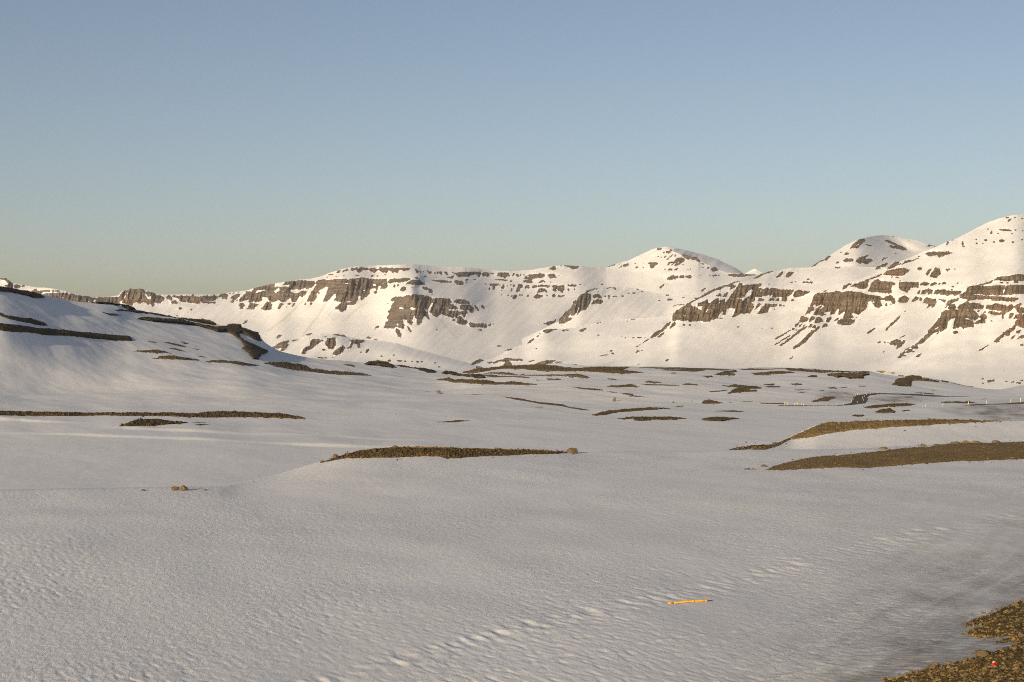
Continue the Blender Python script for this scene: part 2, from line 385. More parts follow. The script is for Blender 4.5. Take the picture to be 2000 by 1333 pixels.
# ------------------------------------------------------------------ basin and the hill at its side
crest23 = np.array([(-900, 520), (-500, 522), (-250, 532), (-90, 549), (0, 563.5), (45, 570), (85, 577), (110, 582), (140, 588.5), (170, 589.5), (200, 590), (228, 594), (245, 600), (268, 606), (330, 617), (400, 629),
           (440, 636), (475, 641), (505, 655), (515, 668), (530, 679), (550, 688), (590, 697), (640, 703.5), (720, 710), (760, 712), (800, 718), (850, 723.5), (880, 727), (905, 726), (930, 720), (960, 716), (1000, 714), (1080, 712.5),
           (1200, 714), (1300, 716), (1420, 718), (1550, 719), (1640, 722), (1700, 726), (1730, 733), (1765, 738), (1800, 739), (1850, 746), (1900, 757), (1950, 762), (2000, 755), (2090, 744)], float)
ctl = {  # bearing: stations (elevation, distance), then distance of the crest
 -900: [(1000, 120), (900, 165), (830, 225), (760, 290), (690, 340), (630, 375), 410],
 -500: [(1000, 120), (900, 170), (830, 235), (765, 310), (695, 355), (620, 385), 425],
 -250: [(1000, 120), (900, 172), (830, 240), (765, 320), (700, 375), (625, 408), 445],
 0:    [(1000, 120), (900, 172), (830, 242), (770, 362), (705, 402), (640, 428), 520],
 120:  [(1000, 120), (900, 172), (830, 242), (768, 375), (705, 425), (645, 470), 590],
 250:  [(1000, 120), (900, 172), (830, 242), (770, 370), (710, 450), (658, 510), 650],
 400:  [(1000, 120), (900, 172), (830, 244), (778, 350), (725, 450), (680, 530), 690],
 500:  [(1000, 120), (900, 172), (830, 245), (785, 330), (740, 430), (702, 535), 680],
 600:  [(1000, 120), (900, 172), (830, 245), (788, 324), (750, 430), (724, 540), 670],
 720:  [(1000, 120), (900, 172), (830, 246), (790, 322), (758, 425), (735, 535), 680],
 850:  [(1000, 120), (900, 173), (830, 247), (790, 322), (763, 420), (743, 520), 650],
 950:  [(1000, 120), (900, 174), (830, 248), (790, 322), (764, 396), (742, 470), 620],
 1150: [(1000, 121), (900, 175), (830, 250), (790, 322), (762, 378), (736, 440), 520],
 1500: [(1000, 122), (900, 176), (830, 252), (792, 320), (764, 372), (741, 425), 505],
 1700: [(1000, 122), (900, 176), (830, 254), (795, 315), (770, 365), (750, 410), 490],
 1850: [(1000, 122), (900, 176), (835, 248), (803, 300), (783, 345), (766, 395), 470],
 2000: [(1000, 122), (900, 176), (840, 240), (810, 285), (790, 325), (774, 365), 430],
 2090: [(1000, 122), (900, 176), (842, 236), (813, 278), (792, 318), (770, 358), 420]}
xs2 = np.concatenate([np.arange(-900, -90, 6.0), np.arange(-90, 2091, 1.8), np.arange(2096, 2800, 9.0)])
cx_ = np.array(sorted(ctl)); Yk, Dk = [], []
for k in range(6):
    Yk.append(pchip(cx_, [ctl[c][k][0] for c in cx_], xs2)); Dk.append(pchip(cx_, [ctl[c][k][1] for c in cx_], xs2))
ycr = pchip(crest23[:, 0], crest23[:, 1], xs2)
for k in range(1, 6): Yk[k] = np.minimum(Yk[k], Yk[k - 1] - 3)
Yk[5] = np.maximum(Yk[5], ycr + 3); Yk[4] = np.maximum(Yk[4], Yk[5] + 4)
Yk.append(ycr); Dk.append(pchip(cx_, [ctl[c][6] for c in cx_], xs2))
S2 = Sheet(xs2, np.array(Yk), np.array(Dk), 1.1)
STEPS = [(P("f:-140,820 40,822.5 75,825.5 100,827 190,829"), 1.1, 0.9), (P("f:190,842 240,839 300,842 380,846 480,848 570,849 630,852"), 0.5, 0.8),
         (P("f:-20,846 60,847 200,853 330,858 480,864 600,869 760,873 950,877"), 0.38, 0.8), (P("f:640,852 750,859 880,862"), 0.32, 0.8), (P("f:1390,868 1460,869 1490,871"), 0.10, 1.0)]
x2 = np.broadcast_to(xs2, S2.d.shape)
add = np.zeros(S2.d.shape)
for ln, hgt, wpx in STEPS:
    px = np.array([p[0] for p in ln]); py = np.array([p[1] for p in ln])
    yl = np.interp(x2, px, py); end = sstep(px[0] - 12, px[0] + 70, x2) * (1 - sstep(px[-1] - 150, px[-1] + 5, x2))
    q = yl - S2.y
    add += hgt * end * sstep(-wpx, wpx, q) * np.exp(-np.maximum(q, 0) / 38.0) * (0.55 + 0.45 * noise(x2 / 140, x2 * 0, 5))
S2.z = S2.z + add
S2.y = YH - S2.z / S2.d * F
DIRTY = [(1640, 775, 42, 11), (1745, 781, 60, 7), (1960, 802, 90, 16), (2010, 812, 110, 12), (1870, 803, 40, 4)]
def dirt2(x, y, X, Y):
    D = np.zeros(x.shape)
    for cx, cy, rx, ry in DIRTY: D = np.maximum(D, 1.25 * np.exp(-(((x - cx) / rx) ** 2 + ((y - cy) / ry) ** 2) ** 1.3))
    return np.clip(D * (0.75 + 0.5 * fbm(X / 5, Y / 14, 4, 12)), 0, 0.9)
def relief3(X, Y):
    c, s = math.cos(0.5), math.sin(0.5); U, V = X * c + Y * s, -X * s + Y * c
    k = sstep(120, 500, Y)
    return (0.16 + 0.5 * k) * fbm(X / 42, Y / 70, 3, 15) + (0.03 + 0.12 * k) * fbm(U / 9, V / 26, 3, 16)
emit_sheet("snow_field", S2, relief3, M_BASIN, [(3, -0.05), (12, -1.0), (50, -10), (150, -30), (350, -60)], dirt2)

# far ground under everything, to the horizon
g = 8500.0; n = 40
gx, gy = np.meshgrid(np.linspace(-g, g, n), np.linspace(-g, g, n))
gz = np.full(gx.shape, CAMZ - 70.0)
tag(mesh_obj("ground", np.stack([gx, gy, gz], -1).reshape(-1, 3), grid_faces(n, n), M_BASIN, {"dirt": np.zeros(gx.shape)}), kind='structure')

# ------------------------------------------------------------------ outlines of bare rock on the mountains (s: snow inside rock, e: blob)
ROCKS = """
1: 0,95 95,100 110,130 150,150 180,185 160,215 115,180 80,135 0,120; 60,205 110,200 150,195 190,215 190,240 130,250; 205,200 260,200 300,215 280,240 210,260; 310,215 350,205 370,222 340,228; 325,275 400,280 430,300 330,290; 450,300 500,255 525,262 540,285 600,280 720,275 725,300 640,300 600,330 540,320
1: 540,330 600,345 620,330 680,315 760,318 860,310 980,315 990,335 1060,330 1090,350 1150,350 1200,365 1280,365 1330,385 1400,390 1440,370 1480,380 1600,378 1740,375 1740,480 1500,480 1300,480 900,480 540,440; s 715,370 745,375 740,390 715,388; s 885,385 940,370 940,385 890,395; s 1070,375 1095,370 1090,390; s 1350,430 1385,400 1385,440 1340,450; s 1230,440 1300,425 1290,450; s 1020,375 1060,375 1050,388; s 760,372 785,372 780,388; e 830,290,35,10 765,295,12,20
2: 0,380 30,365 45,320 95,280 140,275 175,245 205,250 225,265 280,250 350,255 395,290 400,310 385,335 400,370 430,380 450,405 480,400 490,370 480,320 500,310 540,315 560,340 600,350 640,365 680,385 670,415 640,430 615,470 580,470 555,450 530,460 525,500 500,515 480,485 455,475 440,495 415,465 385,445 340,465 300,465 260,445 225,460 225,490 180,500 100,470 0,440; 410,300 440,300 485,310 480,360 440,370 415,340; s 85,385 150,300 155,310 100,385; s 395,330 415,335 430,375 445,400 410,370 385,365; s 60,420 75,425 60,465 10,460
2: 700,390 720,350 740,345 790,390 785,425 740,420 700,405; 765,450 800,430 830,420 870,455 860,475 820,480 770,465; 780,365 830,345 860,360 960,360 1060,370 1080,330 1105,335 1110,365 1180,370 1250,360 1330,365 1440,360 1445,385 1420,420 1340,430 1300,425 1250,430 1180,430 1190,470 1100,468 1020,460 1010,440 980,455 900,440 905,425 850,390; 1210,445 1420,445 1415,465 1300,470 1215,460; 1450,370 1500,330 1560,320 1590,345 1580,400 1570,425 1540,385 1520,405 1500,385; 1640,440 1670,400 1700,410 1660,460; 1700,440 1740,400 1735,420; 1720,360 1770,330 1760,375; 1640,380 1660,370 1650,410; 1610,325 1630,310 1640,330; 1660,318 1700,305 1690,318; 1810,760 1830,730 1880,705 1850,745; e 905,540,25,16 1062,556,14,14 862,648,18,8 920,350,14,6 1000,352,10,5 1300,350,10,5 1390,348,12,6
3: 0,600 40,575 80,560 110,550 130,580 90,620 20,680 5,670 40,620; 60,665 100,630 80,665; 120,650 160,600 230,545 225,515 300,520 330,500 345,460 430,435 620,410 640,405 640,480 680,430 760,420 780,395 800,370 880,362 1040,358 1220,372 1215,420 1190,450 1130,480 1070,470 1000,490 960,480 870,500 860,525 940,545 1000,540 1020,510 1100,515 1090,550 1040,600 990,580 960,650 930,670 890,660 870,600 830,640 790,665 745,670 700,635 660,660 600,670 560,650 530,600 470,590 455,610 455,650 400,670 330,660 280,680 255,665 290,620 230,640 140,665; s 350,540 400,495 520,485 525,500 450,510 430,530 360,545; s 700,460 720,470 710,510 650,545 630,510; s 640,430 860,420 850,450 760,445 700,450; s 870,490 960,490 930,545 880,530; s 930,420 975,420 960,432; s 200,600 260,585 240,610; s 745,515 775,515 765,530; s 810,600 850,605 830,625
3: 120,720 145,680 200,690 205,720 180,760 130,775 150,740; 230,780 270,720 280,685 330,690 410,700 390,725 350,750 340,785 300,780 300,745 280,780; 435,770 490,720 500,690 540,660 580,670 605,710 590,760 570,780 500,785; 685,765 710,700 745,685 770,700 740,740 700,770; 885,745 910,690 935,685 920,730; 1065,710 1090,680 1095,710; 1140,710 1160,680 1185,680 1180,705; 1105,660 1140,590 1180,510 1200,490 1220,450 1260,410 1290,420 1360,410 1350,470 1300,490 1250,540 1245,590 1215,650 1180,665; e 815,745,15,8 850,695,20,15 1280,540,12,16 40,545,12,6 120,530,14,5 260,490,14,6
3: 1225,395 1260,355 1330,345 1420,355 1500,340 1680,335 1700,360 1800,330 2000,320 2000,560 1970,590 1890,650 1885,590 1860,580 1850,640 1800,660 1650,655 1640,690 1560,660 1495,640 1530,590 1530,540 1500,550 1440,620 1400,660 1340,660 1370,590 1400,510 1420,460 1390,440 1350,470 1300,440 1260,430; s 1640,395 1790,380 1800,340 1815,345 1790,400 1660,410; s 1620,500 1700,490 1690,505; s 1830,495 1860,500 1840,510; s 1920,490 1960,510 1930,520; s 1280,425 1350,425 1350,435; s 1640,570 1670,545 1650,575; s 1760,562 1795,565 1780,578; 1515,745 1560,720 1600,680 1650,660 1700,680 1740,670 1830,665 1790,710 1740,715 1690,710 1680,760 1640,800 1600,810 1575,780 1520,765; 1530,250 1560,210 1600,205 1580,245; 1610,245 1630,210 1700,190 1690,220; 1300,330 1325,315 1315,330; 1510,300 1550,288 1535,302; 175,990 210,950 250,930 230,970; 640,1195 690,1190 690,1200; 665,1170 690,1150 735,1145 720,1165; e 1450,275,45,6 1640,290,16,6 1400,322,18,4
4: 205,240 230,205 295,185 300,215 240,235; 325,215 340,175 380,185 420,170 440,190 470,165 560,175 610,185 660,170 730,190 750,170 850,170 880,180 1050,180 1190,180 1195,195 1150,205 1100,220 1080,210 1050,200 1010,245 970,235 940,245 900,215 875,215 860,255 820,245 780,235 740,200 690,245 640,235 610,200 500,205 470,245 430,240 400,200 360,225; 300,335 400,330 480,320 600,330 700,335 850,340 860,390 870,440 830,475 760,475 770,430 730,440 720,505 700,500 690,470 640,470 600,490 605,540 570,580 520,600 485,640 480,600 490,540 500,500 470,490 300,480; s 650,405 700,400 690,450 650,440; s 780,400 820,398 800,410; s 500,495 555,495 530,520; s 415,495 450,495 440,508; 870,380 900,340 960,330 1050,335 1100,315 1130,320 1190,330 1190,345 1130,370 1080,380 960,385 900,400; e 690,530,28,18 965,440,14,22 1020,430,10,20 830,270,30,5 1410,297,25,8 1575,1070,12,10 1825,930,12,18 1560,316,22,4 1215,455,10,8 1300,452,20,6; 620,290 660,280 660,305 630,305; 690,290 740,290 720,305; 385,285 455,280 450,290 400,292
4: 1120,420 1170,375 1240,350 1320,350 1380,390 1410,420 1370,410 1290,420 1230,420 1200,405; 1045,500 1070,455 1105,440 1135,460 1140,490 1090,510; 1270,200 1260,180 1320,230 1300,265; 1310,195 1360,240 1345,245; 1360,200 1400,245 1385,240; 1430,205 1510,235 1480,265 1440,230; e 1550,250,10,18 1590,245,8,20; 1610,230 1640,225 1655,265 1620,265; 1685,225 1720,235 1750,280 1700,265; 1730,320 1820,290 1830,305 1790,330; 1490,350 1600,350 1800,370 1800,390 1650,380 1520,365; 1360,460 1390,445 1450,460 1510,490 1520,535 1470,530 1440,490 1400,495; 1490,555 1530,560 1520,572 1500,568; 1250,320 1290,300 1320,325 1290,330
4: 905,665 930,610 980,595 1060,595 1110,590 1140,565 1210,580 1225,555 1300,565 1340,555 1390,570 1390,600 1430,575 1470,590 1510,625 1600,620 1660,620 1780,630 1800,680 1690,690 1780,700 1860,730 1890,770 1850,775 1760,770 1740,780 1800,800 1900,800 1910,850 1850,880 1830,890 1760,890 1740,870 1640,840 1600,870 1590,890 1540,880 1500,830 1470,810 1490,770 1440,775 1450,820 1470,920 1470,945 1440,890 1390,860 1370,900 1360,980 1320,1005 1290,990 1290,920 1250,870 1240,895 1220,920 1235,985 1210,1005 1160,970 1140,930 1090,910 1090,960 1120,1010 1100,1050 1040,1050 1000,1020 950,1050 880,1050 815,1045 840,970 890,920 850,900 890,840 870,800 920,760 915,735 945,690 970,650; s 1025,745 1110,745 1100,775 1040,770; s 1180,765 1215,740 1280,770 1230,785; s 1440,790 1470,740 1510,670 1525,690 1495,750 1490,775; s 1220,830 1270,900 1260,870; s 1380,740 1430,780 1450,860 1420,800; s 1620,770 1700,790 1690,800 1630,785; s 1565,720 1590,770 1570,765; s 990,1000 1030,965 1020,1010; s 1100,905 1140,960 1120,950; s 1500,695 1560,700 1530,705; s 1740,740 1760,735 1750,752; s 1740,790 1760,770 1790,790 1770,800
4: 980,1075 1000,1045 1040,1080 1070,1160 1050,1180 1020,1170; 1145,1005 1170,1030 1215,1090 1190,1110 1165,1060; 675,1075 705,1020 745,1005 740,1035 700,1060; 70,1135 150,1135 250,1155 300,1190 260,1180 200,1155; 540,1185 570,1172 610,1172 570,1180 630,1195 600,1208; 650,1210 720,1200 735,1210; e 840,715,6,8 870,690,8,8
5: 0,615 70,620 130,630 170,670 175,690 0,695; 0,705 100,700 190,705 250,760 240,775 150,770 120,760 90,785 0,780; 0,790 60,795 130,800 250,795 300,820 290,860 200,865 130,870 120,890 60,860 0,830; 195,680 210,640 270,630 350,635 430,680 420,695 300,700; 280,770 290,710 420,710 480,750 490,790 470,820 440,820 430,795 400,790 320,785; 295,800 400,800 390,830 360,880 345,900 320,860; 490,720 530,740 560,790 550,805 510,760; 590,725 610,715 645,750 640,768 600,755; 220,890 280,870 310,890 330,920 380,940 395,970 360,1000 300,1000 235,965 260,910; 180,865 200,890 190,900; e 190,930,12,18 760,995,12,8 557,1095,8,8; 400,1000 425,965 500,980 660,980 685,1020 640,1045 560,1035 440,1035 420,1010; 690,990 730,985 730,1015 700,1020; 530,1065 600,1065 595,1085 560,1075; s 110,725 130,740 115,745; s 165,735 185,740 170,748
5: 0,225 25,240 25,270 0,275; 55,230 90,235 120,280 70,265; 100,305 150,320 190,290 200,300 170,330 110,320; 170,240 230,250 300,240 420,235 460,235 590,235 590,265 570,300 540,305 520,260 460,270 420,300 370,305 310,295 270,305 240,285; 600,250 640,238 700,240 710,285 690,305 610,300; 0,360 160,370 170,385 0,385; 185,365 240,360 330,375 345,410 300,420 240,410; 350,375 380,380 400,410 375,395; 345,345 400,335 415,345 390,360; 450,340 510,345 515,355; 815,290 830,250 850,245 990,245 1005,295 960,300 930,325 890,310 850,300; 1030,290 1050,260 1080,265 1060,295; 1090,270 1120,260 1150,290 1130,310 1100,295; e 760,260,10,14 1165,275,10,15 1210,275,10,15 655,412,15,10 735,255,8,8 1715,290,10,6; 1210,330 1240,290 1300,270 1360,270 1450,260 1510,265 1520,295 1480,320 1380,325 1320,350 1280,345; s 1250,300 1280,280 1275,320; 1180,375 1210,360 1300,350 1350,380 1320,395 1250,385; 1545,290 1570,265 1660,265 1680,330 1640,320 1590,330
5: 775,345 900,338 990,355 960,365 830,352; 995,370 1040,355 1020,385; 680,345 705,345 692,360; 705,430 720,405 760,405 840,405 850,440 800,430 780,490 750,485 760,440; e 710,475,10,18 980,575,12,12 1150,568,12,10 1185,570,12,10 1855,490,10,22 1940,485,8,12 890,500,6,10 890,565,8,5 1020,428,8,10 968,432,8,12 865,425,7,14 1600,380,14,6; 890,440 915,415 930,440 925,470 900,480 870,465; 1035,430 1080,418 1090,440 1060,450; 1110,470 1130,420 1190,420 1200,460 1150,465 1150,520 1090,520; 1210,465 1240,430 1285,430 1285,470; 1320,465 1350,425 1390,430 1400,455 1350,470; 1400,440 1450,420 1590,430 1580,460 1560,465 1500,445 1420,455; 1400,535 1430,480 1500,470 1550,520 1540,535 1500,520 1440,530 1400,545; s 1440,490 1460,490 1450,520; s 1490,490 1510,490 1505,525; 1340,595 1380,570 1410,545 1430,570 1480,570 1480,600 1420,615 1380,615; 1010,510 1030,470 1065,472 1040,490 1040,512; 1040,630 1060,580 1095,560 1110,590 1080,620; 1010,590 1035,565 1045,585 1020,600; 1255,565 1275,570 1270,605 1258,600; 1300,510 1325,490 1315,515; 1380,510 1400,485 1385,515; 1200,510 1215,490 1212,515; 1520,580 1560,570 1555,590
5: 1610,440 1650,425 1700,440 1780,430 1800,460 1790,490 1770,500 1780,545 1740,520 1700,490 1690,470 1670,470 1680,520 1640,520 1620,505 1640,480; 1605,575 1650,555 1675,580 1650,605 1620,600; 1695,600 1710,565 1740,575 1800,560 1805,575 1760,600; 1840,420 1975,420 1960,445 1845,440; 1540,200 1580,195 1600,170 1640,150 1665,165 1675,205 1630,205; 1720,145 1755,145 1750,152; 1775,140 1850,140 2000,140 2000,175 1960,190 1900,185 1850,165; 1420,390 1470,345 1520,385 1480,375; 1255,1270 1300,1220 1360,1195 1350,1220 1290,1260; 1240,1290 1265,1278 1255,1290; 1480,1090 1540,1065 1690,1060 1690,1068 1560,1080 1510,1100; 1510,1115 1550,1095 1620,1080 1600,1098 1540,1118; 1750,1080 1860,1070 1850,1082 1760,1088; 1490,985 1560,970 1620,955 1670,915 1670,950 1600,985 1570,1010 1540,1000; 1410,985 1450,958 1440,975; 1440,1005 1480,980 1465,1000; e 1410,1165,18,10 1440,1128,12,7 860,1305,40,6
6: 230,680 240,620 290,570 340,515 400,470 420,420 440,390 440,370 490,350 520,300 550,270 610,250 660,250 690,270 695,345 680,400 650,440 630,470 600,500 560,500 540,520 490,555 510,510 545,450 510,450 490,530 440,570 410,570 400,530 380,580 350,600 400,600 425,605 400,640 330,670 270,690; s 290,635 340,575 320,620; s 540,345 620,340 560,355; s 500,345 530,300 545,305; s 410,440 440,395 425,440; s 455,430 490,375 475,420; 610,240 650,205 740,180 800,172 795,182 700,205 640,235; 725,285 750,265 800,255 840,275 850,310 820,320 780,295 750,320 730,300; 705,410 720,370 740,345 790,335 870,345 875,375 840,400 780,395 770,375 750,405; 890,285 915,270 920,300 895,305; e 955,288,16,16 957,318,15,6 1050,290,25,8 1020,290,8,8 1155,290,18,8 1240,245,22,6 1320,243,35,8 1440,222,18,6 1800,276,25,5 858,118,25,6 545,122,18,5 605,125,8,5 800,225,8,5 275,712,14,5; 910,185 960,170 1050,165 1065,200 1040,200 1020,175 960,178 930,190; 1345,188 1370,185 1420,210 1390,205; 1690,170 1730,135 1760,110 1740,150 1700,180; 1660,355 1690,335 1715,335 1680,352; 1795,350 1830,330 1885,328 1840,350; 0,690 70,665 150,650 190,625 180,655 130,680 80,715 50,700
6: 0,790 60,770 200,762 215,772 120,775 140,790 50,825 20,820 90,790 10,800; 265,780 375,770 370,790 300,792; 520,785 560,765 620,745 635,765 600,780 590,800 550,800; e 805,850,22,10 1005,850,18,5 1490,882,30,4 1310,625,50,5 1225,660,14,4 990,1080,18,7 1010,1120,20,5 1437,1073,10,6 1385,1272,20,6 1140,866,14,4 1195,890,14,4 1240,862,10,4; 1265,890 1330,882 1320,895; 1355,885 1450,882 1400,898; 770,682 840,665 850,670 790,686; 800,1170 870,1140 900,1138 830,1165; 900,1140 970,1130 920,1143; 1110,585 1200,572 1190,580; 1555,895 1620,850 1660,800 1720,770 1800,700 1845,655 1840,690 1780,760 1720,800 1680,840 1610,880 1570,900; 1655,885 1700,850 1765,808 1750,835 1690,885; 1840,750 1860,710 1910,670 1925,695 1880,730 1850,750; 1330,1105 1370,1075 1405,1085 1360,1100; 1765,1230 1800,1210 1830,1208 1800,1230; 1880,640 1885,550 1940,490 2000,465 2000,640 1940,630 1930,640; 0,1250 60,1225 200,1213 190,1222 60,1240 10,1265; 150,1262 190,1240 320,1225 220,1245; 130,1290 200,1275 250,1272 200,1288; 390,1295 440,1280 510,1275 460,1292; 550,1310 590,1295 620,1292 580,1308; 1560,895 1450,970 1350,1030 1345,1028 1440,965 1550,890
c: 480,1055 500,1030 540,1008 580,1018 545,1035; 605,1038 640,1025 645,1040; 640,1037 690,1018 700,1025 670,1040; 690,1022 750,1000 880,1008 885,1020 800,1017 740,1026; 730,1055 760,1020 785,1030 800,1048; 980,1055 1000,1035 1060,1020 1150,1015 1090,1055; 905,1035 960,1015 980,1018 930,1032; 1110,1052 1150,1040 1200,1035 1160,1050; 1250,1058 1290,1048 1310,1050 1280,1060; 340,925 355,925 350,930; 740,945 770,930 820,922 790,938; 680,910 720,900 700,910; e 990,925,8,4 60,1028,12,5 95,1028,8,5 230,1068,10,4 200,1037,10,3
7: 320,930 335,850 370,800 460,740 520,710 570,690 600,720 640,730 680,760 690,690 760,670 830,630 830,680 870,690 920,640 960,615 1000,630 970,690 1010,650 1080,620 1085,680 1120,640 1150,600 1190,540 1250,460 1290,400 1340,395 1320,430 1400,420 1480,415 1620,405 1590,440 1560,470 1610,465 1590,520 1600,590 1570,600 1520,590 1500,600 1520,640 1490,665 1450,680 1490,700 1490,760 1440,840 1410,820 1360,850 1320,820 1270,865 1180,890 1230,800 1220,765 1170,750 1100,780 1090,850 1040,855 1060,800 1030,800 1000,850 980,900 930,920 880,925 860,945 800,955 720,935 680,945 560,950 520,930 480,945 380,920 350,930; s 360,840 395,810 390,835; s 455,860 580,870 560,880 470,875; s 670,730 760,730 730,785 690,760; s 690,830 720,800 710,835; s 790,830 830,760 840,770 810,825; s 900,770 945,735 930,770; s 860,825 895,825 890,838; s 1195,725 1225,680 1205,725; s 1260,535 1290,550 1265,550; s 1380,560 1410,510 1470,480 1500,500 1450,580 1400,600 1330,660 1340,620 1210,615 1290,605 1360,600; s 1390,430 1450,430 1450,440; s 580,690 640,700 640,745 600,730; s 1010,690 1030,650 970,690
7: 1120,440 1180,410 1245,440 1200,470 1150,490 1170,460; 960,580 1005,535 1030,580; 1045,595 1080,545 1115,525 1125,545 1095,590; 1090,430 1140,418 1120,445; e 1010,485,15,8 1015,515,8,5 1885,720,25,16 1935,718,15,12 490,1003,16,10 575,1003,18,10 470,1030,8,6 1015,905,35,6 430,1028,6,6 655,1010,18,4 285,635,40,9 655,610,22,6 480,602,25,4 245,574,25,4 1735,790,8,6 950,328,6,4; 1590,590 1610,500 1680,465 1720,480 1800,470 1870,490 2000,500 2000,590 1880,585 1770,590 1780,540 1750,570 1660,570 1600,600; 1545,650 1580,610 1640,625 1660,640 1600,670; 1510,785 1550,700 1580,680 1605,700 1560,755; 1545,845 1600,770 1660,700 1690,680 1720,700 1840,690 1840,730 1780,740 1730,740 1700,820 1640,830 1590,840; s 1630,770 1660,745 1645,775; 1720,655 1730,620 1790,615 1795,640; 1810,655 1840,610 1870,620 1860,655; 1900,650 1920,600 1965,610 1975,660; 1785,785 1800,760 1800,780; 0,1180 80,1100 170,1060 230,990 290,960 280,1000 220,1060 160,1110 90,1150 20,1190; 100,1180 150,1130 210,1100 190,1140 130,1180; 285,1045 310,990 350,965 370,990 330,1030
7: 1240,1050 1285,1015 1270,1040; 1575,1075 1650,1040 1620,1062; 1740,1055 1775,1040 1760,1054; 1115,1255 1140,1235 1160,1232 1130,1256; 1480,340 1560,290 1640,250 1700,228 1800,225 1650,260 1580,310; 1820,310 1870,260 1920,220 1910,280 1860,300; 1925,300 1935,280 1945,300; 1960,300 1975,260 2000,240 2000,310; 1695,420 1735,400 1710,422; 1120,275 1180,260 1230,262 1300,275 1400,275 1560,270 1500,285 1260,300 1140,290; 730,510 770,485 790,490 750,515; 110,655 150,630 150,640; 345,845 520,702 700,600 900,494 1000,452 1100,420 1100,428 1000,464 900,510 700,617 520,720; 1100,425 1200,385 1300,366 1300,372 1200,392; 275,740 370,712 500,702 500,706 380,718
k: 145,345 200,315 250,300 280,305 210,325; 305,300 335,295 320,312; 365,330 380,300 430,290 440,315 400,330; 305,345 330,335 345,310 350,325 320,348; 510,358 535,335 565,320 540,345; 680,295 700,278 770,275 808,285 800,300 770,320 750,345 720,355 705,330 715,310; 790,110 830,100 870,105 840,122 800,122; 865,155 880,140 900,150 885,165; 905,160 915,138 950,130 970,150 940,168; 950,125 975,118 990,135 970,135; 830,215 850,195 860,205 845,222; 875,220 890,195 920,190 915,210 890,225; e 810,205,10,6 520,292,12,5 625,295,8,5 622,345,12,4 895,362,8,7 1125,302,12,6 1275,292,6,4 1370,340,18,4 1185,370,10,5 1215,362,8,8 105,553,20,6 1335,445,10,5 620,645,14,4 930,690,20,5 1130,716,20,4; 910,255 930,225 950,205 940,235; 940,240 965,190 1000,170 990,200 960,215; 1010,200 1030,170 1035,195 1015,212
k: 920,310 950,275 1000,262 990,280 950,300; 970,320 1020,250 1050,220 1110,215 1145,240 1140,265 1100,285 1060,320 1010,320 1050,260 990,310; s 1050,285 1080,260 1065,300; 1100,185 1130,178 1180,185 1220,205 1290,215 1320,225 1335,265 1310,270 1270,240 1240,250 1210,225 1180,235 1150,225 1120,205; 1330,290 1380,290 1400,305 1360,300; 1475,370 1490,345 1530,340 1570,375 1510,395; 935,380 960,350 970,360 950,385; 960,365 990,350 990,380 975,385; 1010,380 1040,348 1065,350 1040,378; 920,500 930,465 980,445 1015,430 1010,455 1060,445 1060,475 1010,490 960,505; 1075,460 1090,440 1135,440 1135,470 1100,475; 1170,465 1185,440 1220,440 1235,460 1210,478; e 1163,455,8,12; 820,605 840,575 885,545 870,580 840,610; 1440,440 1470,432 1480,440 1450,448; 1480,445 1540,430 1550,445 1520,452; e 1575,440,10,8 1440,345,12,12 1500,225,2,2; 1690,440 1740,420 1830,418 1900,430 2000,430 2000,440 1850,455 1750,450; 1260,770 1400,690 1560,610 1660,570 1780,530 1780,536 1660,580 1560,620 1400,700; 1345,640 1380,610 1420,598 1370,640
8: 120,90 180,30 210,0 220,20 190,70; 265,85 300,40 290,10 380,10 350,50 300,90; 490,170 510,148 655,155 640,175 590,180; e 578,117,20,8 340,160,30,8 180,497,25,18 230,497,15,12 365,840,20,12 1690,1030,12,16 1795,83,10,8 30,568,8,6 90,550,7,10 400,155,8,6 1280,672,10,7 1735,1030,8,10; 60,380 90,290 110,265 200,275 380,270 370,300 310,350 250,375 180,370; 0,300 20,260 60,240 110,265 80,330 0,345; 365,375 385,300 440,270 500,290 620,295 590,315 540,330 500,360 470,340 470,370 400,380; 10,425 40,390 100,400 80,425; 105,435 130,385 160,390 160,430; 195,440 210,380 270,375 275,435; 320,430 350,405 390,430; 0,470 60,490 130,465 140,490 100,515 30,510 0,560
8: 610,505 640,440 660,370 700,325 830,312 930,310 1000,290 1070,310 1140,290 1260,300 1340,310 1400,330 1480,345 1600,360 1650,395 1640,460 1650,490 1600,540 1550,520 1520,480 1490,440 1450,440 1430,540 1340,600 1310,640 1270,610 1210,610 1240,680 1160,680 1100,690 1090,670 1120,580 1090,590 1030,640 1020,600 1030,545 990,560 970,610 910,640 900,590 860,590 820,610 840,630 790,650 740,630 650,635 690,590 690,550 750,510 820,500 790,490 740,490 700,505 680,480 640,510; s 735,550 800,500 815,515 770,545; s 1180,550 1215,480 1200,530; s 810,610 830,590 910,580 900,620 860,640; s 830,340 850,330 850,345; s 670,400 690,375 680,400; s 810,370 840,375 820,382; s 1510,450 1530,430 1540,470; s 1625,440 1645,400 1660,440
